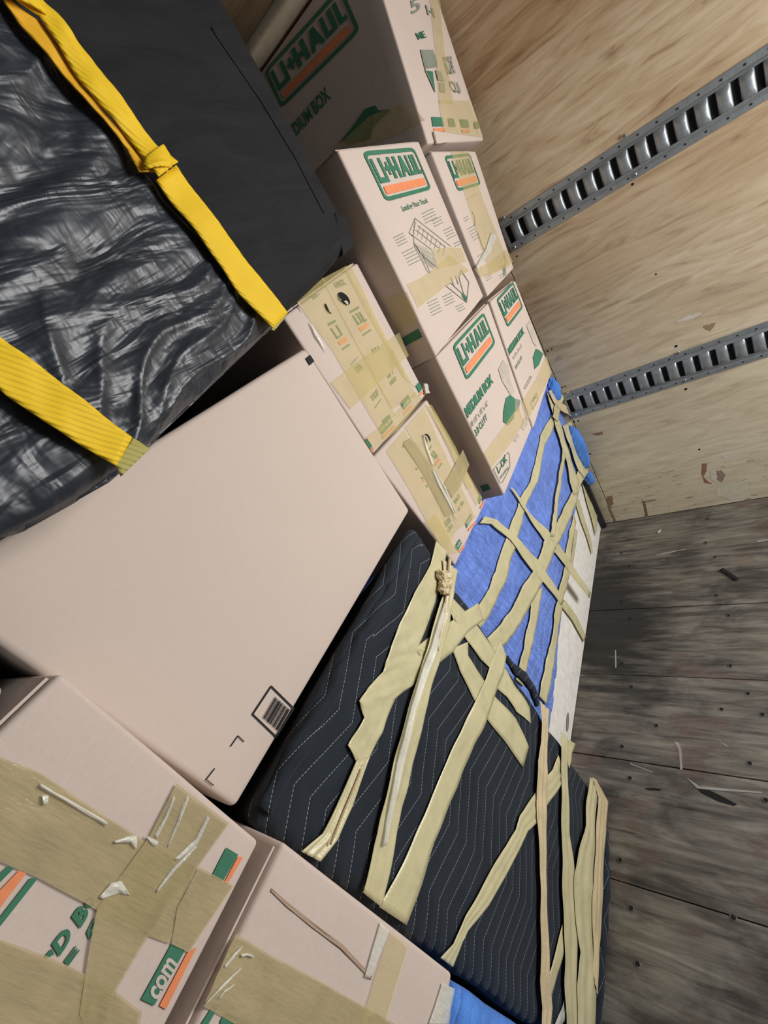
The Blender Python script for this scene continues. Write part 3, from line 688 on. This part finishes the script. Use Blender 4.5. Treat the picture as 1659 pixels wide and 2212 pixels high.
pr.poly([c2(1128,300),c2(1200,300),c2(1222,350),c2(1230,400),c2(1160,410)], GREY); pr.line([c2(1128,300),c2(1160,430),c2(1215,550)], 2.0, GREY)
pr.poly([c2(1165,425),c2(1200,430),c2(1215,550),c2(1190,500)], GREEN); pr.poly([c2(1215,420),c2(1250,430),c2(1270,490),c2(1230,480)], GREY); pr.poly([c2(1240,495),c2(1270,500),c2(1275,555),c2(1245,550)], GREY)
for q in [[(1192,700),(1255,702),(1268,755),(1200,757)],[(1292,708),(1325,710),(1338,758),(1300,758)],[(1362,714),(1410,716),(1420,762),(1375,762)],[(1448,728),(1470,730),(1478,768),(1455,768)]]: pr.poly([c2(*p) for p in q], GREEN)
for q in [[(1205,768),(1272,768),(1278,788),(1210,790)],[(1375,775),(1420,775),(1424,790),(1380,792)]]: pr.poly([c2(*p) for p in q], ORANGE)
pr.finish()
ribbon('tape_strip', [c2(1235,600),c2(1262,790)], [c2(1425,600),c2(1500,820)], tbF, .0020, TAPE, tb)
ribbon('tape_strip', [c2(1240,-20),c2(1275,300),c2(1330,620)], [c2(1180,-20),c2(1215,300),c2(1240,620)], tbF, .0024, TAPE, tb)
ribbon('tape_strip', [c2(620,890),c2(820,700),c2(1050,600)], [c2(880,850),c2(1000,800),c2(1160,720)], tbL, .0026, TAPE, tb)
obj('crushed_corner', *lumpy(quadbox(tbF.at(c2(1195,790),.001), tbF.at(c2(1280,800),.001), tbF.at(c2(1285,860),.001), tbF.at(c2(1215,865),.001), (0,-.006,0)), 5, .002, lambda p: .0015*noise.noise(p*90)), CARD, tb, smooth=True)
# tan board lying on the top box
q = [onX(c2(105,350), 1.33), onX(c2(330,-10), 1.33)]
zt = TLt.z
tag(obj('tan_board', *lumpy({(i,j,k): Vector((1.44+.44*i, .42+.40*j, zt+.009+.035*k)) for i in (0,1) for j in (0,1) for k in (0,1)}, 6, .012), TANP, smooth=True), 'tan padded board lying flat on the top box, in the dark under the roof', 'board')

# unseen black block added to keep the gap behind the top box dark
V, F = lumpy({(i,j,k): Vector((.35+1.51*i, 1.03+.6*j, .001+2.56*k)) for i in (0,1) for j in (0,1) for k in (0,1)}, 30, .05, lambda p: .02*noise.noise(p*3))
tag(obj('added_dark_block', V, F, FABRIC, smooth=True), 'black block added behind the top box to keep that gap dark', 'cargo')

# ------------------------------------------------------------ boxes at the lower left
ul, ulF, ulL = carton('cardboard box sealed with wide brown shiny tape, left of the large plain box', Z(-.40,.435,-.092), onY((132,1452),.435), onY((561,1818),.435), Z(-.40,.435,-.365), .42, back=(-.03,.42,0))
ll, llF, llL = carton('cardboard box with a creased side and brown tape, lowest of the left column', Z(-.40,.415,-.372), onY((614,1820),.415), Z(.0325,.415,-.752), Z(-.40,.415,-.765), .44)
g = c1
pr = Print(ulF, ul)
pr.text('B', g(408,1668), g(458,1590), g(363,1608), GREEN, .05); pr.text('O', g(450,1575), g(490,1530), g(420,1540), GREEN, .05); pr.text('D', g(300,1812), g(372,1710), g(262,1748), GREEN, .05)
pr.text('F', g(455,1728), g(492,1650), g(440,1690), GREEN, .04); pr.text('E', g(345,1862), g(405,1780), g(325,1835), GREEN, .04)
pr.poly([g(228,1805),g(262,1770),g(275,1800),g(240,1818)], GREEN)
for q in [[(-20,1400),(40,1348),(68,1362),(-20,1450)],[(155,1408),(190,1414),(0,1655),(-40,1660)]]: pr.poly([g(*p) for p in q], GREEN)
pr.poly([g(*p) for p in [(-30,1500),(95,1372),(132,1385),(-30,1600)]], ORANGE)
pr.poly([g(*p) for p in [(1155,1255),(1215,1292),(1135,1430),(1080,1400)]], GREEN); pr.poly([g(*p) for p in [(1215,1300),(1240,1305),(1160,1442),(1143,1435)]], ORANGE)
pr.poly([g(*p) for p in [(875,1745),(945,1775),(785,2062),(718,2030)]], GREEN); pr.text('com', g(805,2042), g(905,1850), g(755,2000), PAPER, .03, off=.0004); pr.poly([g(*p) for p in [(955,1790),(1002,1765),(845,2082),(812,2062)]], ORANGE)
pr.finish()
TS = [([(-60,770),(200,870),(560,1110),(800,1260),(1000,1350)],[(-60,1300),(185,1405),(420,1530),(640,1660),(860,1745)],TAPEB,.0018),
      ([(-60,1700),(240,1805),(440,1900),(590,1990),(720,2090)],[(-60,2180),(200,2280),(400,2380),(540,2440),(640,2480)],TAPEB,.0024),
      ([(895,925),(760,1190),(490,1560),(450,1760),(400,2100)],[(1165,1130),(1010,1350),(760,1690),(590,1980),(480,2300)],TAPEB,.0028),
      ([(1010,1350),(900,1560),(870,1745)],[(1190,1450),(1060,1640),(960,1790)],TAPEB,.0024)]
for L, R_, mt, o_ in TS: ribbon('tape_strip', [g(*p) for p in L], [g(*p) for p in R_], ulF, o_, mt, ul, wr=.0008, fold=.0006, across=10)
for L, R_ in ([(875,985),(840,1080),(780,1190)],[(890,1000),(850,1100),(795,1205)]), ([(945,985),(900,1110),(845,1245)],[(960,1000),(905,1140),(850,1250)]), ([(1050,1090),(990,1210),(880,1310)],[(1065,1105),(1000,1240),(910,1310)]), ([(990,1240),(870,1360),(790,1470)],[(1000,1250),(890,1370),(795,1480)]), ([(200,925),(330,1000),(540,1120)],[(195,940),(325,1015),(535,1140)]), ([(500,1500),(560,1430),(610,1420),(650,1490)],[(515,1510),(600,1480),(640,1490),(655,1492)]), ([(575,1220),(640,1195),(690,1190)],[(580,1225),(660,1225),(690,1260)]), ([(735,1190),(800,1220)],[(770,1240),(790,1245)]), ([(205,985),(240,985)],[(215,1030),(238,1030)]):
    ribbon('tape_shine_wrinkle', [g(*p) for p in L], [g(*p) for p in R_], ulF, .0036, TAPEG, ul, wr=.0008, cup=.0012, across=8)  # white shine streaks on the tape, painted with pale ribbons
h5 = lambda a, b_: (350+.4521*a, 1750+.4521*b_)
pr = Print(llF, ll)
pr.poly([h5(*p) for p in [(238,930),(262,940),(210,1030),(175,1030)]], GREEN); pr.poly([h5(*p) for p in [(300,962),(420,1022),(440,1060),(270,1060),(275,1000)]], GREEN); pr.finish()
ribbon('tape_strip', [h5(345,585),h5(520,690),h5(700,785),h5(1000,955),h5(1250,1100)], [h5(190,930),h5(330,1010),h5(500,1100),h5(700,1200),h5(900,1300)], llF, .0020, TAPEB, ll, wr=.001, fold=.0007, across=10)
ribbon('tape_strip', [h5(1082,572),h5(1020,760),h5(970,930),h5(930,1060)], [h5(1172,650),h5(1120,820),h5(1070,990),h5(1040,1100)], llF, .0026, TAPE, ll, wr=.0005)
ribbon('clear_tape_strip', [h5(1035,530),h5(1000,650),h5(960,790)], [h5(1082,572),h5(1030,700),h5(985,800)], llF, .0030, TAPEG, ll, wr=.0004)
for L, R_ in ([(375,640),(330,680),(288,735)],[(368,650),(335,700),(292,745)]), ([(370,740),(280,820),(195,915)],[(368,748),(290,830),(200,912)]), ([(335,818),(290,850),(262,885)],[(330,826),(290,860),(265,888)]), ([(365,682),(395,675),(425,688)],[(368,690),(395,685),(425,692)]):
    ribbon('tape_shine_wrinkle', [h5(*p) for p in L], [h5(*p) for p in R_], llF, .0034, TAPEG, ll, wr=.0008, cup=.0012)  # thin pale ribbons painting highlights on the tape
# pressed crease, crushed right edge
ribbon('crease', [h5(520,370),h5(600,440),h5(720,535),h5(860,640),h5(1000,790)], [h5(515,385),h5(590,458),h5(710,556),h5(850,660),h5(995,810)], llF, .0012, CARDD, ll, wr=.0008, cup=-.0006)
ribbon('worn_patch', [h5(1330,820),h5(1300,920),h5(1265,1020)], [h5(1392,850),h5(1375,930),h5(1362,1022)], llF, .0030, TAPEG, ll, wr=.0012)
# bundle in blue blanket below the left column
V, F = lumpy({(i,j,k): Vector((-.41+.437*i, .408+.45*j, .0+(H-.785)*k)) for i in (0,1) for j in (0,1) for k in (0,1)}, 40, .03, lambda p: .006*noise.noise(p*7))
bb = thing('blanket_bundle', 'bright blue blanket bundle under the lowest left cardboard box', 'bundle', (-.2, .63, 0))
obj('moving_blanket', V, F, QBLUE2, bb, smooth=True)
# clear plastic wrapped item at the far left edge
V, F = lumpy(quadbox(Z(-.40,.44,-.02), onY((-4,1432),.445), onY((14,1500),.445), Z(-.40,.44,-.085), (0,.3,0)), 14, .012, lambda p: .006*noise.noise(p*25))
pb = thing('plastic_wrapped_bundle', 'clear plastic wrapped bundle at the left edge on the brown-taped box', 'bundle', (-.2, .6, H-.1))
obj('plastic_wrap', V, F, plain('clear_plastic', (.42, .45, .47), .12, spec=.8, bumps=(30, .8)), pb, smooth=True)

# ------------------------------------------------------------ black blanket bundle
bk = thing('blanket_wrapped_furniture', 'tall piece wrapped in black zigzag-quilted blanket and bound with many tan tape strips', 'bundle', (.30, .70, 0))
def bdisp(p): return .0055*noise.noise(Vector((p.x*6, p.y*6, p.z*6))) + .003*noise.noise(Vector((p.x*17, 3, p.z*14)))
kc = quadbox(Z(.0433,.464,-.353), Z(.551,.464,-.364), Z(.565,.482,-1.541), Z(.040,.482,-1.541), (0,.42,0))
kc[(0,1,1)] = Z(.045,.88,-.60); kc[(1,1,1)] = Z(.548,.88,-.64)
V, F = lumpy(kc, 90, .022, bdisp)
obj('moving_blanket', V, F, QBLACK, bk, smooth=True)
bkF = Face(kc[0,0,1], kc[0,0,0], Vector((.555, kc[0,0,0].y, kc[0,0,0].z)), bdisp)
p2 = lambda a, b_: (500+.36166*a, 1100+.36166*b_)
p3 = lambda a, b_: (900+.3014*a, 1100+.3014*b_)
p4 = lambda a, b_: (900+.3014*a, 1600+.3014*b_)
pd = lambda a, b_: (880+.1808*a, 1180+.1808*b_)
def M(fn, L): return [fn(*p) for p in L]
kt = [
 (p2, [(1215,190),(1180,330),(1080,500),(1030,620),(980,740),(930,880),(890,970),(800,1065),(738,1140),(770,1240),(675,1405),(735,1520)],
      [(1275,250),(1260,380),(1235,480),(1200,600),(1150,720),(1105,820),(1200,860),(1075,1050),(975,1130),(900,1290),(850,1390),(770,1540)], TAPEO, .004, dict(wr=.0022, across=12)),
 (p2, [(722,1490),(600,1760),(515,1925),(395,2035)], [(800,1470),(695,1770),(605,1960),(505,2092)], TAPEO, .0035, dict(fold=.004, across=14)),
 (p3, [(425,672),(330,735),(200,830),(60,930),(-20,990)], [(475,795),(350,880),(245,1020),(110,1130),(60,1160)], TAPEO, .0030, {}),
 (p3, [(600,935),(545,1060),(475,1225),(400,1375),(280,1640),(130,1991),(-45,2380),(-285,2842)], [(640,1050),(620,1180),(560,1330),(490,1500),(400,1690),(290,1991),(110,2380),(-100,2966)], TAPEO, .0042, {}),
 (p3, [(195,690),(335,935),(450,1080),(520,1140),(575,1280),(640,1345),(700,1450),(800,1530)], [(260,640),(430,840),(560,1020),(640,1150),(690,1250),(750,1340),(800,1420),(802,1535)], TAPEO, .0034, dict(wr=.002)),
 (p3, [(235,1000),(290,1160),(400,1370),(490,1500),(600,1640),(755,1852)], [(350,950),(350,1050),(470,1225),(565,1345),(700,1500),(788,1700)], TAPEO, .0026, {}),
 (p2, [(1240,300),(1255,480),(1180,700),(1100,960),(1000,1300),(930,1560),(870,1800),(820,2000),(755,2275)], [(1330,370),(1300,540),(1275,700),(1195,960),(1135,1200),(1080,1450),(1000,1760),(955,1960),(862,2360)], TAPEO, .0085, dict(wr=.0018, fold=.0016, across=14)),
 (p3, [(862,1372),(862,1500),(858,1660),(835,1800),(835,2059),(825,2209),(850,2659),(850,2959),(850,3359),(870,3559),(845,3760)], [(935,1440),(925,1560),(915,1659),(910,1800),(910,1959),(905,2209),(900,2809),(915,3059),(915,3309),(945,3559),(925,3760)], TAPEW, .0080, dict(fold=.003, across=14)),
 (p4, [(1005,-70),(1010,250),(1015,600),(1020,900),(1030,1300),(1030,1700),(1045,2080)], [(1052,-20),(1068,300),(1085,650),(1112,900),(1142,1250),(1125,1700),(1150,2080)], TAPEO, .0070, dict(fold=.002, across=12)),
 (p4, [(1212,250),(1180,600),(1100,950),(1115,1300),(1140,1500),(1115,1750),(1120,2080)], [(1268,310),(1250,650),(1225,1000),(1240,1400),(1245,1700),(1240,1850),(1235,2080)], TAPEO, .0085, dict(fold=.003, across=14)),
 (p4, [(1225,255),(1272,400),(1250,700),(1220,1100),(1232,1400),(1220,1650)], [(1258,275),(1338,430),(1308,820),(1295,1060),(1282,1400),(1245,1800)], TAPEW, .0100, dict(fold=.003, across=12)),
 (p4, [(1000,160),(900,260),(830,385),(720,530),(692,630),(590,780),(430,1060),(330,1240),(240,1440),(150,1545)], [(1018,300),(910,470),(850,560),(770,640),(725,740),(620,920),(480,1170),(340,1350),(300,1430),(235,1610)], TAPEO, .0060, dict(fold=.0015, across=10)),
 (p4, [(1032,1310),(960,1550),(915,1700)], [(1036,1500),(985,1700),(945,1840)], TAPEO, .0050, {}),
 (p4, [(1052,-20),(1060,80),(1075,190)], [(1122,20),(1105,100),(1082,195)], TAPEO, .0050, dict(wr=.002)),
 (p4, [(1040,1850),(1000,1960),(960,2080)], [(1048,1920),(1040,2000),(1010,2080)], TAPEG, .0050, dict(wr=.002)),
 (p4, [(1000,100),(960,200),(905,262)], [(1020,180),(1010,270),(905,300)], TAPEO, .0055, {}),
 (pd, [(455,700),(500,760),(560,830)], [(470,760),(510,840),(520,880)], TAPEO, .0052, {}),
]
for fn, L, R_, mt, off, kw in kt: ribbon('tape_strip', M(fn, L), M(fn, R_), bkF, off, mt, bk, **kw)
# tape shine painted as a pale stripe, dark folded pleat, crumpled knot
ribbon('tape_shine_wrinkle', M(p2, [(1240,560),(1170,760),(1100,960),(1000,1300),(930,1600),(880,1850),(860,1990)]), M(p2, [(1262,620),(1200,780),(1140,960),(1060,1200),(1000,1480),(930,1760),(880,1990)]), bkF, .0125, TAPEG, bk, fold=.003, across=14)
ribbon('tape_pleat', M(p2, [(1262,300),(1250,500),(1235,620),(1180,830)]), M(p2, [(1275,300),(1275,500),(1250,640),(1190,850)]), bkF, .0125, TAPEW, bk, cup=.004, across=8)
ribbon('tape_pleat', M(p2, [(735,1540),(690,1650),(545,1985)]), M(p2, [(748,1545),(700,1660),(552,1985)]), bkF, .0085, TAPEW, bk, cup=.003, across=6)
V, F = lumpy(quadbox(bkF.at(p2(1205,365),.008), bkF.at(p2(1275,380),.008), bkF.at(p2(1262,500),.008), bkF.at(p2(1222,520),.008), (0,-.012,0)), 26, .003, lambda p: .006*noise.noise(p*110)+.003*noise.noise(p*260))
obj('crumpled_tape', V, F, TAPEW, bk, smooth=True)
# loose folded edge of the blanket on its right
def roll(pts, r, mat, name, par, face):
    P = [face.at(p, .004) for p in pts]; n = 10; V = []; F = []; m = (len(P)-1)*6+1
    for i in range(m):
        x = i/(m-1)*(len(P)-1); k = min(int(x), len(P)-2); q = P[k].lerp(P[k+1], x-k); d = (P[k+1]-P[k]).normalized(); s_ = d.cross(face.n).normalized()
        rr = r*(1+.35*noise.noise(q*40))*(.4+.6*math.sin(math.pi*min(max(i/(m-1), .06), .94))**.5)
        for j in range(n):
            t = 2*math.pi*j/n; V.append(q + s_*math.cos(t)*rr + face.n*math.sin(t)*rr*.7)
    for i in range(m-1):
        for j in range(n): F.append((i*n+j, i*n+(j+1) % n, (i+1)*n+(j+1) % n, (i+1)*n+j))
    F.append(tuple(range(n))[::-1]); F.append(tuple(range((m-1)*n, m*n)))
    return obj(name, V, F, mat, par, smooth=True)
roll([(566,1748),(625,1640),(700,1512),(780,1378),(850,1262),(902,1168)], .015, QBLACK, 'blanket_fold', bk, Face((0,.469,1),(1,.469,1),(0,.469,2)))
roll([(1296,1742),(1306,1800),(1306,1900),(1300,2000),(1294,2100),(1287,2212),(1280,2330)], .016, QBLACK, 'blanket_hem', bk, Face((0,0,.012),(1,0,.012),(0,1,.012)))
roll(M(p3, [(640,1070),(700,1150),(760,1200),(815,1290),(850,1400)]), .013, QBLACK, 'blanket_fold', bk, bkF)

# ------------------------------------------------------------ blue blanket bundle with the white furniture panel
bl = thing('blanket_wrapped_furniture', 'white panelled furniture in crinkled blue blanket with crossing tan tape, beside the plywood wall', 'bundle', (1.3, .8, 0))
def ydress(x): return .602 - (x-.73)*.036
wcor = {}
for i, x in ((0, .64), (1, 1.893)):
    for j in (0, 1):
        for k, z in ((0, .001), (1, H-.66)):
            wcor[i,j,k] = Vector((x, ydress(x)+.40*j, z))
V, F = lumpy(wcor, 10, .003)
obj('white_panel', V, F, WHITE, bl, smooth=True)
wF = Face(wcor[0,0,0], wcor[1,0,0], wcor[0,0,1])
def udisp(p): return .007*noise.noise(Vector((p.x*5, p.y*4, p.z*5))) + .004*noise.noise(Vector((p.x*16, 1, p.z*11))) + .0022*noise.noise(Vector((p.x*48+p.z*15, 2, p.z*20)))
def yb(x): return .558 - (x-.6)*.034
ucor = {}
for i, x in ((0, .60), (1, 1.878)):
    for j in (0, 1):
        ucor[i,j,1] = Vector((x, yb(x)+.44*j, H-.617)); ucor[i,j,0] = Vector((x, yb(x)+.44*j, H+(-1.285 if i == 0 else -1.13)))
V, F = lumpy(ucor, 130, .028, udisp)
obj('moving_blanket', V, F, QBLUE, bl, smooth=True)
blF = Face(ucor[0,0,0], ucor[1,0,0], ucor[0,0,1], udisp)
S = lambda L: [(c5(a, b_)) for a, b_ in L]
bt = [
 (c5, [(1085,1120),(1020,1260),(935,1600),(860,1730),(790,1930),(690,2200),(633,2362),(563,2482),(470,2590)], [(1125,1165),(1040,1350),(985,1600),(905,1780),(863,1942),(813,2122),(753,2312),(623,2582),(540,2680)], TAPEO, .005, {}),
 (c5, [(785,1635),(893,1802),(1013,1992),(1173,2192),(1355,2432)], [(822,1660),(933,1822),(1093,1992),(1213,2162),(1363,2392)], TAPEO, .0065, dict(fold=.0025, across=12)),
 (c5, [(563,1897),(653,1902),(783,2012),(933,2222),(1033,2332),(1150,2480)], [(603,1847),(693,1867),(813,1972),(983,2162),(1053,2272),(1185,2450)], TAPEO, .008, dict(fold=.0015, across=10)),
 (c5, [(1300,1440),(1250,1650),(1173,1802),(1083,1942),(1023,2032),(963,2212),(873,2352),(773,2532),(673,2652),(560,2770)], [(1350,1500),(1290,1650),(1252,1800),(1193,1922),(1123,2042),(1033,2262),(963,2432),(853,2612),(763,2742),(640,2880)], TAPEO, .0085, {}),
 (c5, [(953,2392),(923,2592),(883,2792),(820,3010)], [(1018,2352),(993,2542),(953,2752),(880,3060)], TAPEO, .007, {}),
 (c5, [(1183,2192),(1113,2492),(1073,2742),(1033,2942),(990,3130)], [(1223,2242),(1163,2512),(1123,2742),(1083,2992),(1045,3190)], TAPEO, .0075, {}),
 (c5, [(1253,1830),(1193,2052),(1180,2190)], [(1268,1882),(1228,2092),(1222,2240)], TAPEO, .0055, {}),
 (c5, [(1040,965),(1110,1180),(1160,1350),(1205,1500),(1245,1690)], [(1078,1000),(1150,1180),(1192,1350),(1232,1480),(1275,1690)], TAPEO, .0095, dict(fold=.002, across=8)),
 (c5, [(1105,1190),(1165,1380),(1230,1580),(1260,1650)], [(1135,1190),(1205,1380),(1260,1540),(1290,1600)], TAPEO, .011, {}),
 (c5, [(1160,1200),(1215,1360),(1275,1510),(1315,1570)], [(1200,1180),(1255,1340),(1310,1490),(1345,1530)], TAPEO, .0125, {}),
 (c5, [(1042,960),(1090,1040),(1150,1095),(1212,1130)], [(1062,945),(1110,1010),(1160,1045),(1212,1065)], TAPEW, .0145, dict(fold=.003, across=8)),
 (c5, [(1125,960),(1100,1050),(1075,1140)], [(1170,960),(1150,1060),(1125,1170)], TAPEO, .0155, {}),
 (c5, [(1160,1370),(1130,1580),(1105,1750),(1063,1992)], [(1182,1400),(1155,1600),(1132,1760),(1092,1992)], TAPEO, .0105, {}),
 (c5, [(1195,1180),(1215,1280),(1205,1390)], [(1232,1165),(1235,1280),(1215,1300)], TAPEO, .0115, {}),
]
for fn, L, R_, mt, off, kw in bt: ribbon('tape_strip', M(fn, L), M(fn, R_), blF, off, mt, bl, **kw)
# tapes that run on over the white panel
wt = [([(1258,1740),(1300,1880),(1345,2000),(1378,2120)],[(1285,1720),(1322,1860),(1365,1990),(1382,2090)]), ([(1300,1580),(1340,1740),(1375,1860),(1405,1985)],[(1350,1560),(1395,1690),(1418,1790),(1416,1900)]), ([(1150,2480),(1235,2590),(1320,2745)],[(1185,2440),(1270,2560),(1335,2700)]), ([(1253,1930),(1240,2050),(1222,2200)],[(1275,1950),(1262,2050),(1238,2210)])]
for i, (L, R_) in enumerate(wt): ribbon('tape_strip', M(c5, L), M(c5, R_), wF, .006, TAPEO, bl, fold=.002, across=8)
obj('cam_lock_slot', [wF.at(p3(*p), .0015) for p in ell(1080,1525,70,10,1.62,lambda a,b_:(a,b_),14)], [tuple(range(14))], plain('worn_slot', (.25,.20,.18), .8), bl)
# bunched blanket ends poking out by the wall, black post behind the panel
def blob(p, X, sx, sy, sz, mat, name, par, tilt=.0):
    c = onX(p, X); V = []; F = []; n, m = 24, 16
    for i in range(m+1):
        ph = math.pi*i/m
        for j in range(n):
            t = 2*math.pi*j/n; d = Vector((math.sin(ph)*math.cos(t), math.sin(ph)*math.sin(t), math.cos(ph)))
            k = 1+.22*noise.noise(d*2.1+c*9)+.08*noise.noise(d*6)
            V.append(c + Vector((d.x*sx, d.y*sy + tilt*d.z*sz, d.z*sz))*k)
    for i in range(m):
        for j in range(n): F.append((i*n+j, (i+1)*n+j, (i+1)*n+(j+1) % n, i*n+(j+1) % n))
    return obj(name, V, F, mat, par, smooth=True)
blob((1247,968), 1.835, .036, .040, .115, QBLUE2, 'bunched_blanket', bl)
blob((1273,1033), 1.86, .020, .022, .036, QBLUE2, 'bunched_blanket', bl)
blob((1194,842), 1.84, .036, .028, .060, QBLUE2, 'bunched_blanket', bl)
MB().box(1.862, 1.888, .535, .56, .001, H-1.19).build('black_foot_post', BLACKP, bl, bevel=.003)

# ------------------------------------------------------------ big black wrapped piece, upper left
bw = thing('wrapped_furniture', 'big black fabric piece in shiny black plastic, resting on the plain box at upper left', 'furniture', (.25, .55, H-.01))
YW = .40
def wdisp(p):
    dx = .75 - p.x; f = min(max((dx-.22)/.12, 0), 1)           # plastic film over the left part is deeply folded
    q = Vector(((p.x)*3.0+p.z*1.2, 0, (p.z-H)*15 - p.x*5.5))
    return f*(.0065*noise.noise(q) + .004*noise.noise(Vector((q.x*2.4, 4, q.z*2.2)))) + .003*noise.noise(p*5)
B = [onY(p, YW) for p in [(766,522),(740,455),(600,700),(300,1000),(170,1082)]]
bot = [(-.32, .03), (0.02, .012), (.143, -.003), (.20, -.003), (.466, .029), (.600, .045), (.742, .069), (.762,.085)]
def botz(x):
    for (x0, z0), (x1, z1) in zip(bot, bot[1:]):
        if x <= x1: return z0 + (z1-z0)*(x-x0)/(x1-x0)
    return bot[-1][1]
def wrapped(x0, x1, ztop, y0, th, mat, name, par, nx=150, nz=110):
    V = []; F = []; R_ = .022
    for i in range(nx+1):
        x = x0 + (x1-x0)*i/nx
        for j in range(nz+1):
            zb = botz(x); z = zb + (ztop-zb)*(j/nz)**1.25
            e = min(z-zb, 1) ; y = y0
            if e < R_: y += R_ - math.sqrt(max(0, R_*R_-(R_-e)**2))
            ex = .762 - x
            if x1 > .7 and ex < R_: y += R_ - math.sqrt(max(0, R_*R_-(R_-max(ex, 0))**2))
            V.append(Vector((x, y - wdisp(Vector((x, y0, z+H))), z+H)))
    for i in range(nx):
        for j in range(nz): a = i*(nz+1)+j; F.append((a, a+nz+1, a+nz+2, a+1))
    # back and sides: close the volume
    b0 = len(V)
    for i in range(nx+1):
        x = x0+(x1-x0)*i/nx
        V.append(Vector((x, y0+th, max(botz(x), .02)+.03+H))); V.append(Vector((x, y0+th, ztop+H)))
    for i in range(nx):
        F.append((b0+2*i, b0+2*i+1, b0+2*i+3, b0+2*i+2))
        F.append((i*(nz+1), b0+2*i, b0+2*i+2, (i+1)*(nz+1)))
        F.append((i*(nz+1)+nz, (i+1)*(nz+1)+nz, b0+2*i+3, b0+2*i+1))
    F.append((b0, *[0+j for j in range(nz+1)], b0+1)); l = nx*(nz+1); F.append((b0+2*nx, b0+2*nx+1, *[l+nz-j for j in range(nz+1)]))
    return obj(name, V, F, mat, par, smooth=True)
wrapped(-.36, .762, .80, YW+.0, .40, FABRIC, 'fabric_cover', bw)
# the film: a second skin on the left side of the strap
c1w = lambda x, y: (x, y)
wF2 = Face(Vector((0, YW, H)), Vector((1, YW, H)), Vector((0, YW, H+1)), lambda q: wdisp(q))
def film():
    # bounded by the upper strap's line and the lower edge
    top = [(-120,-230),(30,40),(110,120),(200,250),(300,380),(345,440),(450,560),(560,672),(598,700)]
    low = [(-420,1100),(-250,1190),(-60,1178),(60,1140),(170,1078),(245,1036),(330,960),(450,842),(597,702)]
    m, nac = 150, 110; A, Bq = resample(top, m), resample(low, m); V = []; F = []
    for i in range(m):
        for j in range(nac+1):
            q = wF2.at(A[i].lerp(Bq[i], j/nac), .006)
            e = (q.z-H) - botz(q.x)
            if e < .022: q = q + Vector((0, .022 - math.sqrt(max(0, .022**2-(.022-max(e,0))**2)), 0))
            s = q.x*2.2 + q.z*1.4
            ridge = 1-abs(noise.noise(Vector((q.x*4.2, 7, (q.z-H)*26 - q.x*9 + 2.0*noise.noise(q*6)))))*2
            q = q - Vector((0, .0045*max(ridge, 0)**2 + .0012*noise.noise(q*60), 0))
            V.append(q)
    for i in range(m-1):
        for j in range(nac): a = i*(nac+1)+j; F.append((a, a+1, a+nac+2, a+nac+1))
    return obj('plastic_film', V, F, FILM, bw, smooth=True, solid=.0008)
film()
# hem along the right edge of the cover
ribbon('hem_seam', [(455,60),(560,215),(640,345),(700,460)], [(459,58),(564,213),(644,343),(704,458)], wF2, .0008, FABRIC, bw, cup=.0007, across=3)
V, F = lumpy(quadbox(wF2.at((722,455),.002), wF2.at((748,470),.002), wF2.at((772,528),-.004), wF2.at((745,548),-.002), (0,.02,0)), 8, .004, lambda p: .002*noise.noise(p*50))
obj('tucked_corner', V, F, FABRIC, bw, smooth=True)

# yellow cargo straps
st = thing('cargo_strap', 'upper yellow cargo strap with a twist, around the black wrapped piece', 'strap', (.35, YW-.02, H), 'yellow cargo straps')
ribbon('webbing', [(318,420),(400,520),(500,650),(572,722)], [(362,385),(440,490),(530,600),(603,690)], wF2, .019, YEL, st, wr=.0006, thick=.0018, across=8)
ribbon('webbing', [(-30,-20),(0,48),(68,92),(111,159),(159,231),(212,289),(270,347),(318,420)], [(15,-35),(63,43),(120,101),(150,145),(188,193),(251,270),(318,352),(362,385)], wF2, .024, YEL, st, wr=.0015, thick=.0018, across=8, cup=.002)
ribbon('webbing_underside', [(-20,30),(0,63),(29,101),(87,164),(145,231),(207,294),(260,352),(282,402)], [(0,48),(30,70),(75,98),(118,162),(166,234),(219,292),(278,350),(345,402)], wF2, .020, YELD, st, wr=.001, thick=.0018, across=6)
ribbon('webbing_fold', [(288,382),(285,395),(290,405)], [(330,350),(348,385),(345,402)], wF2, .026, YEL, st, wr=.001, thick=.0018, cup=.003)
ribbon('webbing_fold', [(-10,20),(0,65)], [(60,45),(82,95)], wF2, .027, YEL, st, wr=.001, thick=.0018, cup=.003)
ribbon('webbing_tip', [(572,722),(580,724)], [(601,690),(604,693)], wF2, .015, OLIVE, st, thick=.0018)
s2 = thing('cargo_strap', 'lower yellow cargo strap, wide, ending above the plain box top', 'strap', (.15, YW-.02, H), 'yellow cargo straps')
ribbon('webbing', [(-80,800),(0,875),(80,930),(150,975),(228,1022)], [(-80,690),(0,762),(80,820),(150,875),(262,963)], wF2, .021, YEL, s2, wr=.0008, thick=.0018, across=10)
ribbon('webbing_tip', [(226,1020),(240,1043)], [(264,964),(300,985)], wF2, .0205, OLIVE, s2, thick=.0018, across=8)
# thin yellow strap glimpsed behind the cover's edge
(ribbon('strap_end', [(537,190),(555,218),(572,246)], [(541,188),(560,216),(575,246)], Face(Vector((0,.47,H)), Vector((1,.47,H)), Vector((0,.47,H+1))), 0, YEL, st, thick=.0015))
